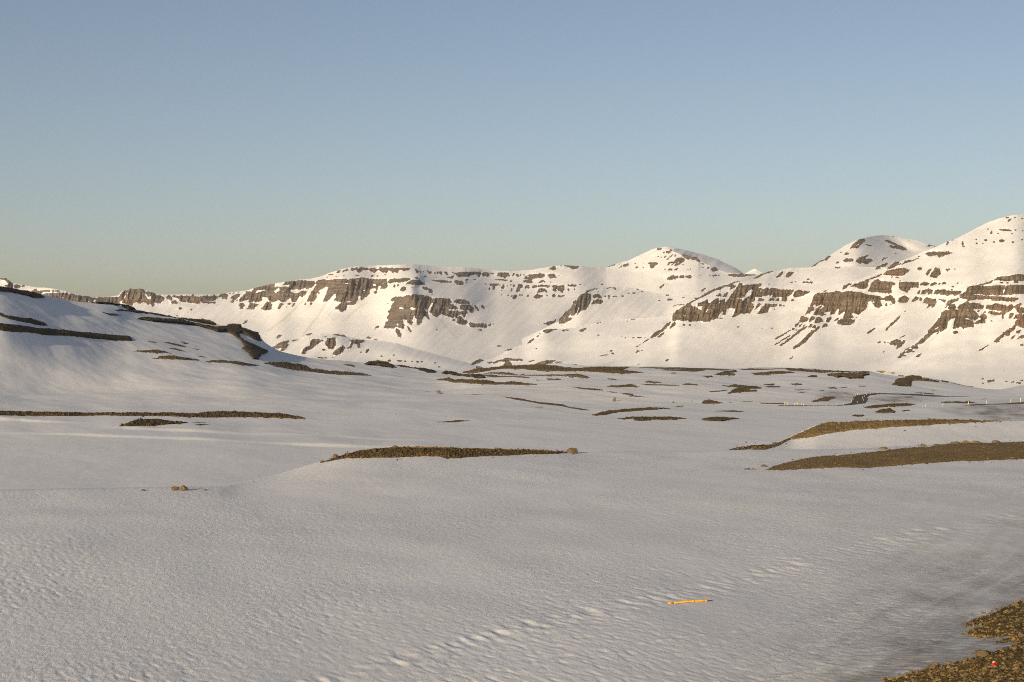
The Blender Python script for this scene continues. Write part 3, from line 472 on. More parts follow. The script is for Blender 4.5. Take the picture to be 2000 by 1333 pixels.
8: 560,590 585,520 660,515 670,560 620,580 600,610 530,640; 470,690 480,655 520,650 590,680 570,720 510,740 460,735 430,780 390,815 400,770 450,745; 600,710 610,670 660,655 680,680 640,710 590,735; 675,745 690,690 730,655 790,690 785,740 730,750; 835,740 850,690 910,655 910,710 860,745; 775,820 800,770 850,755 860,810 830,800; 955,730 990,690 1025,668 1015,700; 1000,745 1060,690 1120,685 1255,710 1240,750 1200,770 1130,780 1040,775; 575,815 610,775 640,770 630,810; 645,820 660,785 690,785 690,820; 160,1085 240,1020 330,960 400,890 460,850 570,790 560,815 480,870 400,930 300,1010 200,1075; 355,1130 370,1095 450,1040 540,960 640,870 720,810 755,800 740,830 620,930 540,1030 470,1080 390,1120; 45,1025 200,920 330,845 335,852 210,932; 35,1100 160,1020 330,920 330,928 170,1032; 545,945 600,890 660,850 620,900; 440,785 500,765 460,805; 390,855 440,825 410,855; 500,800 555,765 520,805
8: 1065,260 1110,205 1180,178 1220,185 1150,215 1130,240; 1150,250 1260,190 1330,160 1450,125 1475,145 1440,165 1450,210 1410,250 1340,255 1280,240 1260,215 1200,225; 1440,290 1480,230 1500,160 1590,115 1620,140 1780,150 1840,170 1840,205 1790,200 1780,260 1795,310 1760,325 1600,310 1500,300; s 1690,235 1740,220 1750,230; 1240,198 1420,126 1520,90 1650,40 1640,60 1500,112 1400,150 1270,205; 1660,45 1720,0 2000,0 1980,40 1880,65 1780,60; 1830,85 1900,90 1880,97; 1670,395 1720,360 1780,345 1810,380 1840,440 1830,475 1800,470 1780,430 1700,430; 1610,380 1660,390 1690,410 1640,420; 1690,490 1720,460 1725,505; 780,305 830,280 900,275 850,290; 1070,270 1140,235 1150,225 1140,250; 1760,490 1780,460 1785,480
8: 1690,855 1750,790 1830,720 1890,660 1930,625 1900,680 1840,740 1780,800 1710,860; 1950,605 2000,560 1990,580; 1420,910 1470,860 1530,830 1570,808 1530,850 1470,890; 1565,1040 1610,1015 1640,1025 1620,1045; 1750,1050 1800,1010 1860,985 1920,1000 1920,1030 1860,1070 1800,1075; s 1830,1025 1860,1015 1850,1035; 1855,1130 1880,1060 1960,1000 1995,1000 1970,1050 1920,1090; 1900,970 1990,915 1990,930 1910,975; 1810,915 1865,885 1830,910; 1880,1255 1920,1190 1990,1150 1970,1200 1930,1240; 1670,1170 1695,1148 1680,1172; 300,1280 370,1235 330,1270; 35,835 75,818 50,835
9: 190,230 195,165 280,155 400,165 470,155 475,230 430,235 400,215 390,240 320,245 370,260 330,280 310,315 280,300 240,280 205,265; 500,215 510,175 560,160 640,175 580,215 550,210 540,190; 640,215 660,180 720,162 740,180 690,210; 750,190 790,170 780,195; 810,190 830,165 880,165 860,190; 445,335 470,295 500,280 490,320; 500,340 520,290 580,260 620,250 690,280 670,320 620,340 590,310 560,340; 690,330 710,285 760,265 800,270 860,265 880,285 1100,290 1090,310 1040,345 990,360 960,330 920,350 870,360 850,340 800,350 780,320 740,335 700,330; 170,430 210,380 280,358 340,400 320,455 250,455 210,460; 370,445 400,400 440,370 475,385 460,420 400,450; 480,430 495,375 530,385 515,430; 540,460 560,400 600,380 650,400 720,400 740,450 710,500 670,535 660,490 630,520 590,540 620,480; 740,410 800,405 880,415 850,460 800,430; 880,470 900,430 980,400 1070,390 1040,430 960,465 850,540 880,500
9: 1130,310 1170,270 1200,225 1300,220 1420,215 1520,215 1600,200 1730,205 1720,270 1690,280 1700,350 1600,350 1560,340 1480,350 1420,345 1350,330 1260,335 1200,350 1150,345; 1700,345 1740,210 1800,200 1960,200 2060,215 2060,325 1860,330 1800,345; 1060,360 1100,320 1160,345 1300,345 1500,360 1640,365 1760,380 1900,385 1925,395 1850,440 1760,440 1680,425 1620,430 1560,430 1500,400 1350,410 1240,420 1190,430 1160,410 1090,390; 1560,140 1610,90 1700,80 1780,75 1870,50 1920,45 2060,60 2060,140 1900,145 1840,130 1760,145 1690,140 1650,130 1600,135; 1200,218 1300,206 1440,176 1550,132 1530,168 1430,203 1300,224; e 1885,160,35,12 1760,170,20,7 1680,168,25,7 1340,580,18,14 195,1250,28,10 275,1225,20,9 400,1165,25,10 970,222,18,12 205,143,14,8 650,118,10,6 955,268,14,7 1105,180,10,5 1290,240,2,2; s 1700,275 1720,255 1730,290 1705,300
9: 900,550 920,490 980,475 1015,500 1010,545 950,555; 1030,530 1070,490 1150,450 1190,430 1200,470 1260,460 1300,455 1420,500 1410,550 1330,555 1290,555 1250,550 1180,580 1100,570; 790,680 800,600 860,570 950,560 1050,560 1140,570 1250,560 1340,610 1350,660 1310,705 1230,700 1170,670 1110,685 1090,690 1190,700 1270,720 1270,810 1210,800 1120,835 1085,800 1150,750 1140,760 1040,820 970,830 990,750 1000,700 960,690 900,720 890,780 880,830 800,870 740,855 690,870 650,900 600,890 670,810 720,750 760,690; s 700,840 760,800 780,810 720,850; s 950,690 1010,670 1000,705; s 1050,540 1075,545 1055,555; s 1170,570 1190,545 1220,560; 1345,660 1380,630 1440,620 1465,660 1450,700 1400,700; 1270,760 1330,720 1380,700 1445,715 1440,750 1370,750 1300,770; 1390,615 1440,575 1455,595 1400,625; 965,890 1000,870 1045,870 1030,910 990,910
9: 420,1065 500,1000 580,930 650,880 720,850 780,860 700,890 620,960 540,1040 480,1070; 360,1110 390,1080 460,1070 470,1110 440,1130; 260,1160 300,1120 345,1105 320,1130; 280,1180 330,1130 380,1125 390,1160 330,1185; 195,1230 230,1190 290,1170 250,1220; 430,1245 470,1205 530,1185 480,1240; 730,915 760,880 780,880; 1440,550 1460,490 1530,495 1560,480 1600,465 1680,490 1740,490 1750,520 1810,480 1850,490 1840,550 1780,590 1740,600 1700,660 1690,690 1675,650 1690,600 1660,570 1620,575 1580,560 1530,565 1490,560; 1480,610 1500,575 1580,590 1650,600 1690,590 1670,635 1590,640 1540,630; 1850,520 1890,490 1950,460 1965,480 1930,520 1880,550; 1880,560 1920,520 2060,530 2060,600 1930,610; 1780,680 1790,620 1850,600 1850,640 1800,680; 1850,690 1880,630 1950,610 1980,620 1920,690 1890,680
9: 1870,770 1880,720 1940,680 1980,640 2000,630 2060,600 2060,820 1950,820 1900,780 1890,800 1850,850 1800,890 1790,940 1720,930 1660,980 1600,1040 1555,1025 1600,980 1700,900 1800,850; 1890,880 1950,850 1940,890 1910,905; 1890,985 1940,940 2060,900 2060,985 1940,970; 1795,995 1830,950 1880,920 1860,960; 1920,1090 1960,1055 2000,1050 1990,1085; 1550,1025 1600,1000 1660,1020 1620,1040; 1320,1170 1400,1110 1500,1062 1420,1122; 1670,910 1740,865 1830,812 1760,862; 1620,1100 1670,1065 1640,1090; 585,40 600,0 650,0 610,65; 640,70 680,0 770,0 790,40 750,65 730,100 690,95; 1020,190 1050,150 1050,180
t: 1115,390 1180,375 1230,372 1330,372 1362,385 1340,395 1300,400 1250,428 1225,400 1170,415; 1305,315 1320,285 1335,285 1330,310; 1445,285 1460,285 1462,325 1450,310; 1695,215 1712,180 1720,210; 1775,175 1840,172 1895,185 1890,195 1790,185; 1850,105 1870,82 1890,85 1865,110; e 1925,181,14,5 1850,70,16,5 1580,300,10,7 1660,270,12,8 1735,288,12,9 1900,288,12,9 1985,267,10,5 1635,300,12,4 1770,210,12,5 1895,213,14,4 1075,525,20,15 345,515,28,8 345,470,14,7 1920,70,6,6 1985,78,10,6 1680,172,10,5 1360,270,14,4 1465,325,12,6 1575,265,6,4 1990,188,8,4 1370,385,6,3 860,387,10,4 85,618,12,5 1385,530,8,5 375,380,8,5; 1780,270 1800,262 1828,275 1820,290 1785,290; 1130,570 1145,535 1180,522 1165,560 1140,585; 1165,590 1190,545 1215,512 1255,525 1258,570 1225,605 1195,600; 1300,530 1345,525 1320,548; 1060,415 1085,408 1060,425
t: 455,350 480,310 540,265 585,258 590,280 555,310 520,345 480,340; s 500,325 540,290 530,315; 765,275 800,270 860,300 910,320 960,350 960,362 900,355 830,340 800,325 830,310; s 800,290 840,310 870,330 830,322; 820,230 850,238 840,245; 105,505 150,470 190,430 250,415 285,408 250,445 190,460 150,495; s 190,450 230,425 240,440; 400,400 425,380 455,385 430,402; 505,460 530,430 590,410 640,400 590,420 590,440 640,440 665,455 620,470 600,485 570,465 540,475; 395,450 420,435 475,438 490,455 440,460 410,465; 670,540 700,505 760,480 800,470 770,500 720,525 690,530; s 700,525 740,495 735,515; 775,535 820,490 860,462 895,465 880,490 830,520; 745,575 790,540 860,525 930,520 990,535 960,560 920,585 860,580 800,580; 930,470 950,455 1000,448 960,462; 725,465 750,430 800,425 760,440; 585,315 600,308 660,315 640,322; 300,375 320,365 318,378; 690,450 710,432 700,450; 1120,330 1160,312 1240,328 1180,322; 860,500 1000,450 1100,420 1000,458; 640,610 740,575 740,580 650,615; 30,650 40,638 130,640 110,655
r: 1705,415 1770,405 1775,420 1720,432; 1835,425 1880,420 1870,430; 1885,428 1930,418 1920,432; 1935,432 1985,425 1970,440; 1830,345 1865,330 1850,342; 1315,295 1340,285 1330,295; e 1680,435,8,5 1675,403,14,4; 1000,370 1080,380 1040,384; 160,250 200,225 180,245; 2000,420 1970,415 1990,405
a: 520,795 600,755 660,740 640,770 660,775 620,820 590,825 600,800 560,810; 660,745 740,730 760,725 700,745; 755,840 770,810 820,780 830,740 860,728 930,740 900,755 850,795 800,820 780,845; 940,755 960,725 1020,720 1025,780 1000,810 970,805 945,780; 995,850 1010,825 1050,800 1080,782 1100,800 1080,830 1030,860; 1110,805 1140,770 1150,755 1120,735 1200,735 1250,738 1245,755 1210,760 1215,800 1195,805 1185,770 1165,765 1140,805; 1255,840 1265,810 1290,803 1280,825; 780,705 810,688 850,685 820,700; 980,695 1060,700 1120,720 1080,712; 1250,720 1280,712 1310,720 1280,728; 1310,735 1350,730 1340,740; 920,710 960,712 940,720; 550,722 580,700 605,700 590,715; e 930,815,14,7 1000,873,12,4 1220,832,10,3 1475,856,8,4 1380,865,10,3 1520,900,20,6 1440,900,12,8 1565,905,10,5 1835,945,10,3 1620,908,6,4
"""
RX0, RY0, RS = -20, 405, 2.0
RW, RH = int(2060 * RS), int(385 * RS)
raster = np.zeros((RH, RW), np.float32)
def paint(poly, val, ragged):
    q = np.array(poly); x0, y0 = q.min(0) - 4; x1, y1 = q.max(0) + 4
    i0, i1 = max(0, int((x0 - RX0) * RS)), min(RW, int((x1 - RX0) * RS) + 2); j0, j1 = max(0, int((y0 - RY0) * RS)), min(RH, int((y1 - RY0) * RS) + 2)
    if i1 <= i0 or j1 <= j0: return
    X, Y = np.meshgrid(RX0 + np.arange(i0, i1) / RS, RY0 + np.arange(j0, j1) / RS)
    wx = ragged * (1.0 * noise(X / 4.5, Y / 4.5, 1) + 0.6 * noise(X / 1.8, Y / 2.5, 2)); wy = ragged * (1.2 * noise(X / 3.0, Y / 7.0, 3) + 0.9 * noise(X / 1.5, Y / 4.0, 4))
    m = inside(poly, X + wx, Y + wy)
    raster[j0:j1, i0:i1][m] = val
for ln in ROCKS.strip().splitlines():
    ln = ln.strip()
    if not ln or ln[0] == '#': continue
    crop, body = ln.split(':', 1); ox, oy, k = CROP[crop.strip()]
    for it in body.split(';'):
        it = it.strip()
        if not it: continue
        if it[0] == 'e':
            for one in it[1:].split():
                cx, cy, rx, ry = (float(v) for v in one.split(','))
                poly = [(ox + (cx + rx * math.cos(q)) / k, oy + (cy + ry * math.sin(q)) / k) for q in np.linspace(0, 2 * math.pi, 13)[:-1]]
                paint(poly, 1.0, 0.7)
            continue
        val = 1.0
        if it[0] == 's': val = 0.0; it = it[1:]
        paint([(ox + float(a) / k, oy + float(b) / k) for a, b in (p.split(',') for p in it.split())], val, 1.05 if val else 0.7)
soft = blur(blur(raster, 1.0, 0), 1.0, 1)
wide = blur(blur(raster, 5.0, 0), 9.0, 1)
def rsample(A, x, y):
    fx = np.clip((x - RX0) * RS, 0, RW - 1.01); fy = np.clip((y - RY0) * RS, 0, RH - 1.01)
    i, j = fx.astype(int), fy.astype(int); u, v = fx - i, fy - j
    return (A[j, i] * (1 - u) + A[j, i + 1] * u) * (1 - v) + (A[j + 1, i] * (1 - u) + A[j + 1, i + 1] * u) * v
# avalanche dirt on the snow below the cliffs: (line, half width, strength)
STREAKS = [("3:1480,560 1380,680 1280,850 1200,960 1050,1150", 12, .55), ("3:1120,500 1050,640 900,800 760,930 540,1090", 11, .6), ("3:1940,650 1870,740 1750,840 1640,940", 14, .35), ("3:540,600 430,720 300,840 160,980", 9, .25),
  ("3:1320,520 1200,680 1080,800", 7, .3), ("3:1480,780 1400,890 1330,960", 8, .25), ("3:820,650 700,800", 8, .2), ("3:1530,620 1400,800 1300,980", 8, .3),
  ("4:1640,930 1720,1050 1860,1170", 8, .4), ("4:1530,980 1620,1090", 7, .35), ("4:610,200 605,300", 5, .4), ("4:560,680 470,740 340,850", 12, .35),
  ("3:1300,340 1400,300 1560,300", 18, .35), ("7:1780,560 1700,660 1600,760", 10, .4), ("8:1450,470 1400,600 1280,850", 9, .3), ("9:540,210 480,320 400,420", 9, .35), ("9:980,760 900,900", 7, .35), ("9:1400,800 1300,900", 7, .35), ("9:1480,420 1440,520", 8, .3),
  ("5:0,930 120,1060 240,1190", 9, .35), ("5:1230,580 1200,720", 9, .3), ("5:1470,640 1430,740", 8, .3), ("5:1320,500 1280,640", 8, .25), ("8:210,130 250,100", 14, .4)]

def mountain(name, xr, crest, stations, mat, ex, dcrest=None, label=None, yfoot=None, dfoot=None, step=1.15, seed=0, relief=1.0, squeeze=0.72):
    xs = np.arange(xr[0], xr[1] + 0.1, step)
    cr = np.array(crest, float); ycr = np.interp(xs, cr[:, 0], cr[:, 1])
    rag = ycr - 0.30 * noise(xs / 5.0, xs * 0 + seed, 3) - 0.5 * noise(xs / 13.0, xs * 0 + seed, 4)
    ycr = blur(ycr[None], 6, 1)[0]
    if stations:
        cxs = np.array(sorted(stations)); nst = len(stations[cxs[0]]) - 1
        Yk = [pchip(cxs, [stations[c][k][0] for c in cxs], xs) for k in range(nst)]; Dk = [pchip(cxs, [stations[c][k][1] for c in cxs], xs) for k in range(nst)]
        for k in range(1, nst): Yk[k] = np.maximum(np.minimum(Yk[k], Yk[k - 1] - 3), ycr + 2.5 * (nst - k))
        Yk.append(ycr); Dk.append(pchip(cxs, [stations[c][-1] for c in cxs], xs))
    else:
        dcr = np.array(dcrest, float); dd = pchip(dcr[:, 0], dcr[:, 1], xs)
        t = [0, .22, .48, .76, 1.0]; gfr = [0, .33, .58, .78, 1.0]
        yf = np.maximum(yfoot, ycr + 8)
        Yk = [yf + (ycr - yf) * q for q in t]; Dk = [dfoot + (dd - dfoot) * q for q in gfr]
    S = Sheet(xs, np.array(Yk), np.array(Dk), 2.0)
    nr = int(np.max(S.y[0] - rag) / step) + 2
    tt = np.linspace(0, 1, nr)[:, None]
    Y = S.y[0][None] * (1 - tt) + ycr[None] * tt
    D = np.empty_like(Y)
    for i in range(len(xs)):
        ym = np.minimum.accumulate(S.y[:, i]); D[:, i] = np.interp(Y[:, i], ym[::-1], S.d[::-1, i])
    D = blur(blur(D, 14, 1), 1.5, 0)
    D = D[-1][None] - squeeze * (D[-1][None] - D)
    Y = Y + (rag - ycr)[None] * tt ** 24
    X = np.broadcast_to(xs, Y.shape)
    R, Wd = rsample(soft, X, Y), rsample(wide, X, Y)
    w = 1.12 - 0.80 * np.clip(0.6 * Wd + 0.4 * rsample(blur(soft, 2.0, 1), X, Y), 0, 1)
    G = np.vstack([np.zeros((1, len(xs))), np.cumsum(np.diff(D, axis=0) * (0.5 * (w[1:] + w[:-1]) - 1.0), axis=0)])
    D = D + blur(G, 16, 1)
    mpp = D / F                                                        # metres per survey unit
    if seed == 1:                                                      # the spur that carries the stepped pyramid
        xl = np.interp(Y, [515, 524, 540, 562, 590, 640], [803, 806, 817, 803, 806, 812])
        q = (X - xl) / np.where(X > xl, 11.0, 34.0)
        D = D - 40 * np.exp(-q * q) * sstep(516, 534, Y) * (1 - sstep(560, 625, Y))
    lay = noise(X / 60, Y / 2.2, 300 + seed)                           # lava beds stand out as steps
    flute = fbm(X / 5.5 + 0.25 * Y / 5.5, Y / 30.0, 3, 310 + seed); spur = fbm(X / 24 + 0.3 * Y / 24, Y / 60, 2, 320 + seed)
    D = D + mpp * relief * (Wd * (6.0 * flute + 8.0 * spur + 2.6 * lay) + (1 - Wd) * (6.0 * fbm(X / 95 + 0.6 * Y / 95, Y / 55, 3, 330 + seed) + 2.0 * noise((X + 1.1 * Y) / 13.0, (Y - 0.6 * X) / 75.0, 340 + seed)))
    if seed == 3:                                                      # crease and shaded gully of the rounded summit
        xl = np.interp(Y, [460, 466, 478, 492, 520], [1688, 1690, 1696, 1716, 1745]); D = D + 85 * sstep(0, 70, X - xl) * (1 - sstep(500, 535, Y))
        xg = np.interp(Y, [458, 463, 475, 488, 495], [1722, 1727, 1750, 1774, 1784]); q = X - xg
        D = D + 34 * np.where(q < 0, sstep(-16, 0, q), 1 - sstep(0, 34, q)) * (1 - sstep(488, 500, Y))
    dirt = np.zeros(Y.shape)
    for s_, hw, st in STREAKS:
        ln = P(s_); k = CROP[s_[0]][2]; b = np.array(ln)
        if b[:, 0].max() < xs[0] or b[:, 0].min() > xs[-1]: continue
        i0, i1 = np.searchsorted(xs, b[:, 0].min() - 12), np.searchsorted(xs, b[:, 0].max() + 12)
        q = line_dist(ln, X[:, i0:i1], Y[:, i0:i1]); dirt[:, i0:i1] = np.maximum(dirt[:, i0:i1], st * np.exp(-(q / (hw / k * 1.25)) ** 2) * (0.7 + 0.6 * noise(X[:, i0:i1] / 1.4 + Y[:, i0:i1] / 1.6, Y[:, i0:i1] / 30, 9)))
    gx, gy, gz = ray(X, Y, D)
    VX = np.vstack([gx] + [gx[-1][None] * (1 + q / D[-1][None]) for q, _ in ex]); VY = np.vstack([gy] + [gy[-1][None] + q for q, _ in ex]); VZ = np.vstack([gz] + [gz[-1][None] + q for _, q in ex])
    pad = lambda A: np.vstack([A] + [A[-1][None] * 0] * len(ex))
    o = mesh_obj(name, np.stack([VX, VY, VZ], -1).reshape(-1, 3), grid_faces(*VX.shape), mat, {"rock": pad(R), "dirt": pad(np.clip(dirt, 0, 1))})
    return tag(o, label, kind='structure')

BACK = [(25, -2), (90, -18), (300, -110), (700, -330)]
mountain("mountain", (1270, 1470), [(1270, 492), (1290, 484.5), (1305, 481.5), (1318, 484.5), (1330, 487), (1360, 494), (1385, 501.5), (1397, 505), (1410, 511), (1425, 518), (1440, 525.5), (1453, 535.5), (1470, 545)], None, M_ROCK_C, BACK,
  dcrest=[(1270, 4080), (1300, 4090), (1360, 4260), (1420, 4430), (1470, 4560)], yfoot=549, dfoot=4000, seed=11, squeeze=0.5, label="shaded far flank of the sharp snow peak")
mountain("mountain", (-300, 1530),
  [(-90, 541), (0, 543.5), (12, 543.5), (16, 546), (22, 551), (35, 555), (50, 558), (70, 561.5), (100, 563), (130, 569), (145, 575), (165, 578), (185, 580.5), (210, 580), (232, 577.5), (235, 572.5), (240, 568.5), (249, 567), (253, 563.5), (259, 564.5), (262, 565.5), (268, 564),
   (278, 564.3), (284, 567), (290, 568), (296, 570), (303, 574), (312, 576), (345, 575.5), (400, 574.8), (430, 574), (452, 571), (480, 568), (500, 562), (520, 557.5), (545, 552.5), (575, 547.5), (610, 544), (625, 540.5), (645, 533), (670, 525), (700, 519.5), (760, 518),
   (805, 516), (850, 520), (880, 521.5), (920, 523), (960, 528), (1000, 530), (1040, 527), (1070, 522), (1082, 519.5), (1100, 518.5), (1130, 520), (1165, 524), (1183, 523.5), (1200, 516.5), (1230, 508), (1255, 496), (1275, 486.5), (1290, 484), (1300, 486), (1315, 491.5),
   (1330, 497.5), (1346, 501.5), (1364, 505), (1368, 511.5), (1385, 518.5), (1403, 527.5), (1422, 533), (1443, 534.5), (1480, 537), (1530, 540)],
  {-90: [(735, 2900), (660, 3300), (615, 3450), (575, 3580), 3700], 300: [(735, 3000), (672, 3300), (625, 3480), (592, 3580), 3650], 500: [(735, 3000), (680, 3300), (628, 3510), (585, 3640), 3740],
   700: [(735, 2950), (680, 3180), (620, 3420), (560, 3610), 3760], 830: [(735, 2850), (682, 3040), (620, 3240), (560, 3460), 3730], 890: [(735, 2860), (685, 3060), (625, 3280), (565, 3500), 3750], 960: [(735, 2880), (690, 3080), (632, 3330), (572, 3570), 3780],
   1100: [(735, 2900), (690, 3100), (632, 3400), (572, 3660), 3830], 1200: [(735, 2950), (690, 3130), (630, 3440), (570, 3700), 3890], 1300: [(735, 3000), (690, 3160), (630, 3470), (560, 3740), 3950], 1340: [(735, 3000), (690, 3160), (630, 3450), (545, 3760), 3930],
   1400: [(735, 3000), (690, 3160), (630, 3450), (560, 3720), 3880], 1450: [(735, 3000), (690, 3160), (630, 3450), (565, 3720), 3880], 1530: [(735, 3000), (690, 3160), (630, 3450), (570, 3720), 3900]},
  M_ROCK_C, BACK, squeeze=1.22, label="snow covered table mountain with grey lava cliffs closing the valley", seed=1)
mountain("mountain", (1438, 1512), [(1438, 545), (1455, 535), (1466, 528.5), (1475, 524.5), (1482, 529), (1495, 537), (1512, 545)], None, M_ROCK_C, BACK, dcrest=[(1438, 6500), (1475, 6600), (1512, 6500)], yfoot=575, dfoot=6200, seed=2, label="tiny distant snow peak in the gap of the ridge")
mountain("mountain", (1560, 1900), [(1560, 535), (1580, 525), (1590, 517), (1600, 511), (1612, 504), (1625, 496), (1640, 487), (1652, 479), (1668, 471), (1680, 466), (1692, 464), (1708, 461), (1722, 459.5), (1735, 460), (1748, 462), (1770, 465.5), (1790, 470), (1812, 477), (1830, 482), (1860, 488), (1900, 492)],
  {1560: [(620, 2500), (590, 2650), (560, 2800), (540, 2900), 3000], 1640: [(620, 2500), (590, 2650), (555, 2850), (510, 3000), 3100], 1690: [(620, 2500), (590, 2650), (548, 2850), (490, 3040), 3160], 1730: [(620, 2500), (590, 2650), (540, 2880), (489, 3200), 3400], 1770: [(620, 2500), (590, 2650), (535, 2900), (494, 3250), 3460], 1800: [(620, 2500), (590, 2650), (535, 2880), (494, 3140), 3330], 1900: [(620, 2500), (590, 2650), (540, 2850), (505, 3040), 3160]},
  M_ROCK_R, BACK, seed=3, label="rounded snow summit with a shaded gully behind the brown cliffs")
mountain("mountain", (1020, 1500), [(1020, 662), (1050, 648), (1075, 636), (1092, 628), (1105, 613), (1120, 594), (1132, 578), (1142, 570), (1150, 566), (1168, 562.5), (1195, 560.5), (1220, 561), (1245, 565), (1270, 571), (1295, 575.5), (1330, 577), (1400, 578), (1500, 580)], None, M_ROCK_C, BACK,
  dcrest=[(1020, 2850), (1105, 2900), (1150, 2990), (1250, 3080), (1500, 3180)], yfoot=735, dfoot=2450, seed=4, label="low snowy headland with a slanting grey crag")
mountain("hill", (480, 930), [(480, 700), (520, 681), (545, 671), (562, 665), (585, 661), (602, 655), (625, 651.5), (650, 652.5), (672, 656), (692, 661), (715, 664.5), (745, 666), (775, 671), (810, 681), (850, 692), (890, 703), (930, 712)], None, M_ROCK_C, [(20, -2), (80, -12), (250, -40)],
  dcrest=[(480, 2180), (560, 2200), (640, 2240), (720, 2240), (850, 2200), (930, 2180)], yfoot=742, dfoot=1850, seed=5, label="low snowy knoll with blotches of grey rock")
mountain("hill", (870, 1440), [(870, 716), (920, 706), (960, 702), (978, 693), (992, 683), (1025, 671), (1045, 655), (1062, 645), (1090, 643.5), (1120, 641), (1160, 632), (1210, 624), (1260, 621), (1330, 614), (1440, 606)], None, M_ROCK_C, [(20, -2), (80, -14), (250, -60)],
  dcrest=[(870, 2250), (960, 2280), (1060, 2330), (1200, 2380), (1440, 2430)], yfoot=742, dfoot=1950, seed=6, label="gentle snow swells below the grey crag")
mountain("mountain", (1120, 1760), [(1120, 722), (1160, 713), (1200, 706), (1235, 691), (1250, 681), (1268, 664), (1282, 654), (1295, 644), (1308, 632), (1314, 624), (1316, 615), (1322, 606), (1335, 597), (1347, 591), (1370, 580), (1395, 567), (1408, 561), (1425, 556), (1445, 553), (1470, 545.5), (1485, 538), (1500, 531), (1520, 529), (1545, 522.5), (1560, 523.5), (1590, 522), (1640, 521), (1700, 522), (1760, 524)], None, M_ROCK_R, BACK,
  dcrest=[(1120, 1980), (1240, 2010), (1310, 2080), (1380, 2160), (1470, 2260), (1545, 2350), (1760, 2420)], yfoot=742, dfoot=1700, seed=7, label="snowy headland with a broken brown cliff across it")
mountain("mountain", (1420, 2420), [(1420, 735), (1470, 716), (1510, 697), (1530, 682), (1545, 666), (1552, 652), (1560, 636), (1566, 622), (1574, 606), (1582, 592), (1590, 577), (1595, 573.5), (1615, 571.5), (1635, 569), (1650, 559), (1668, 549), (1690, 541), (1712, 533), (1738, 522), (1760, 510), (1785, 500), (1812, 489), (1832, 481), (1850, 472), (1870, 465.5), (1900, 449.5), (1925, 436.5), (1950, 427), (1975, 421), (2000, 418), (2090, 411)], None, M_ROCK_R, BACK,
  dcrest=[(1420, 1900), (1545, 1950), (1592, 2050), (1640, 2080), (1720, 2120), (1850, 2200), (2000, 2300), (2090, 2330)], yfoot=748, dfoot=1530, seed=8, label="big snow mountain with bands of brown lava cliff")
mountain("mountain", (1540, 2420), [(1540, 750), (1620, 733), (1690, 714), (1740, 697), (1775, 677), (1800, 656), (1818, 640), (1830, 622), (1838, 610), (1850, 599), (1868, 580), (1880, 574), (1888, 563), (1900, 559), (1920, 556), (1944, 542), (1970, 539), (1988, 536), (2000, 537), (2090, 536)], None, M_ROCK_R, [(15, -1), (60, -8), (200, -60), (400, -160)],
  dcrest=[(1540, 1700), (1750, 1730), (1820, 1770), (1880, 1830), (1945, 1870), (2090, 1920)], yfoot=762, dfoot=1480, seed=9, label="brown terraced cliff spur at the foot of the big mountain")

# ------------------------------------------------------------------ patches of bare ground standing out of the snow: each one an object
def patch(name, poly, S, rel, mat, lift=1.5, rough=0.06, grain=0.35, label=None, cat=None, group=None, kind=None, sx=1.0, sy=0.7, ragged=1.3, core=4.0, knob=1.0, xmax=2070.0):
    q = np.array(poly); x0, y0 = q.min(0) - 3; x1, y1 = q.max(0) + 3
    x0 = max(x0, -70.0); x1 = min(x1, xmax)
    xs = np.arange(x0, x1, sx); ys = np.arange(y1, y0, -sy)
    X, Y = np.meshgrid(xs, ys)
    wx = ragged * (0.9 * noise(X / 5, Y / 2.5, 5) + 0.8 * noise(X / 1.9, Y / 1.2, 6)); wy = ragged * (0.55 * noise(X / 4, Y / 2.5, 7) + 0.5 * noise(X / 1.7, Y / 1.4, 8) + 0.8 * noise(X / 13, Y / 20, 9))
    M = inside(poly, X + wx, Y + wy)
    E = edge_dist(poly, X, Y, 1.6)
    up = lift * (1 - np.exp(-E / core))
    D = np.empty_like(X)
    for i, x in enumerate(xs): D[:, i] = S.depth(x, Y[:, i] + up[:, i])
    mpp = D / F
    WX, WY, WZ = ray(X, Y, D)
    WZ = WZ + rel(WX, D)
    seat = np.clip(E / 1.6, 0, 1)
    r = fbm(X / 2.6, Y / 1.8, 3, 90) * 0.6 + np.maximum(0, noise(X / 5.5, Y / 3.0, 95) - 0.15) * 1.7 + np.maximum(0, noise(X / 16, Y / 6.0, 96) - 0.1) * 1.2
    rough = np.maximum(rough, knob * mpp)
    WZ = WZ + 0.02 + (rough * r) * seat - 0.25 * mpp * (1 - seat)
    fa = grid_faces(*X.shape); mf = M.ravel()
    keep = mf[fa].sum(1) >= 3
    fa = fa[keep]
    if len(fa) == 0: print("empty patch", name, label); return None
    used = np.unique(fa); idx = np.full(X.size, -1); idx[used] = np.arange(len(used))
    V = np.stack([WX, WY, WZ], -1).reshape(-1, 3)[used]
    o = mesh_obj(name, V, idx[fa], mat)
    c = V.mean(0); o.data.transform(__import__('mathutils').Matrix.Translation((-c[0], -c[1], -V[:, 2].min()))); o.location = (c[0], c[1], V[:, 2].min())
    return tag(o, label, cat, group, kind)

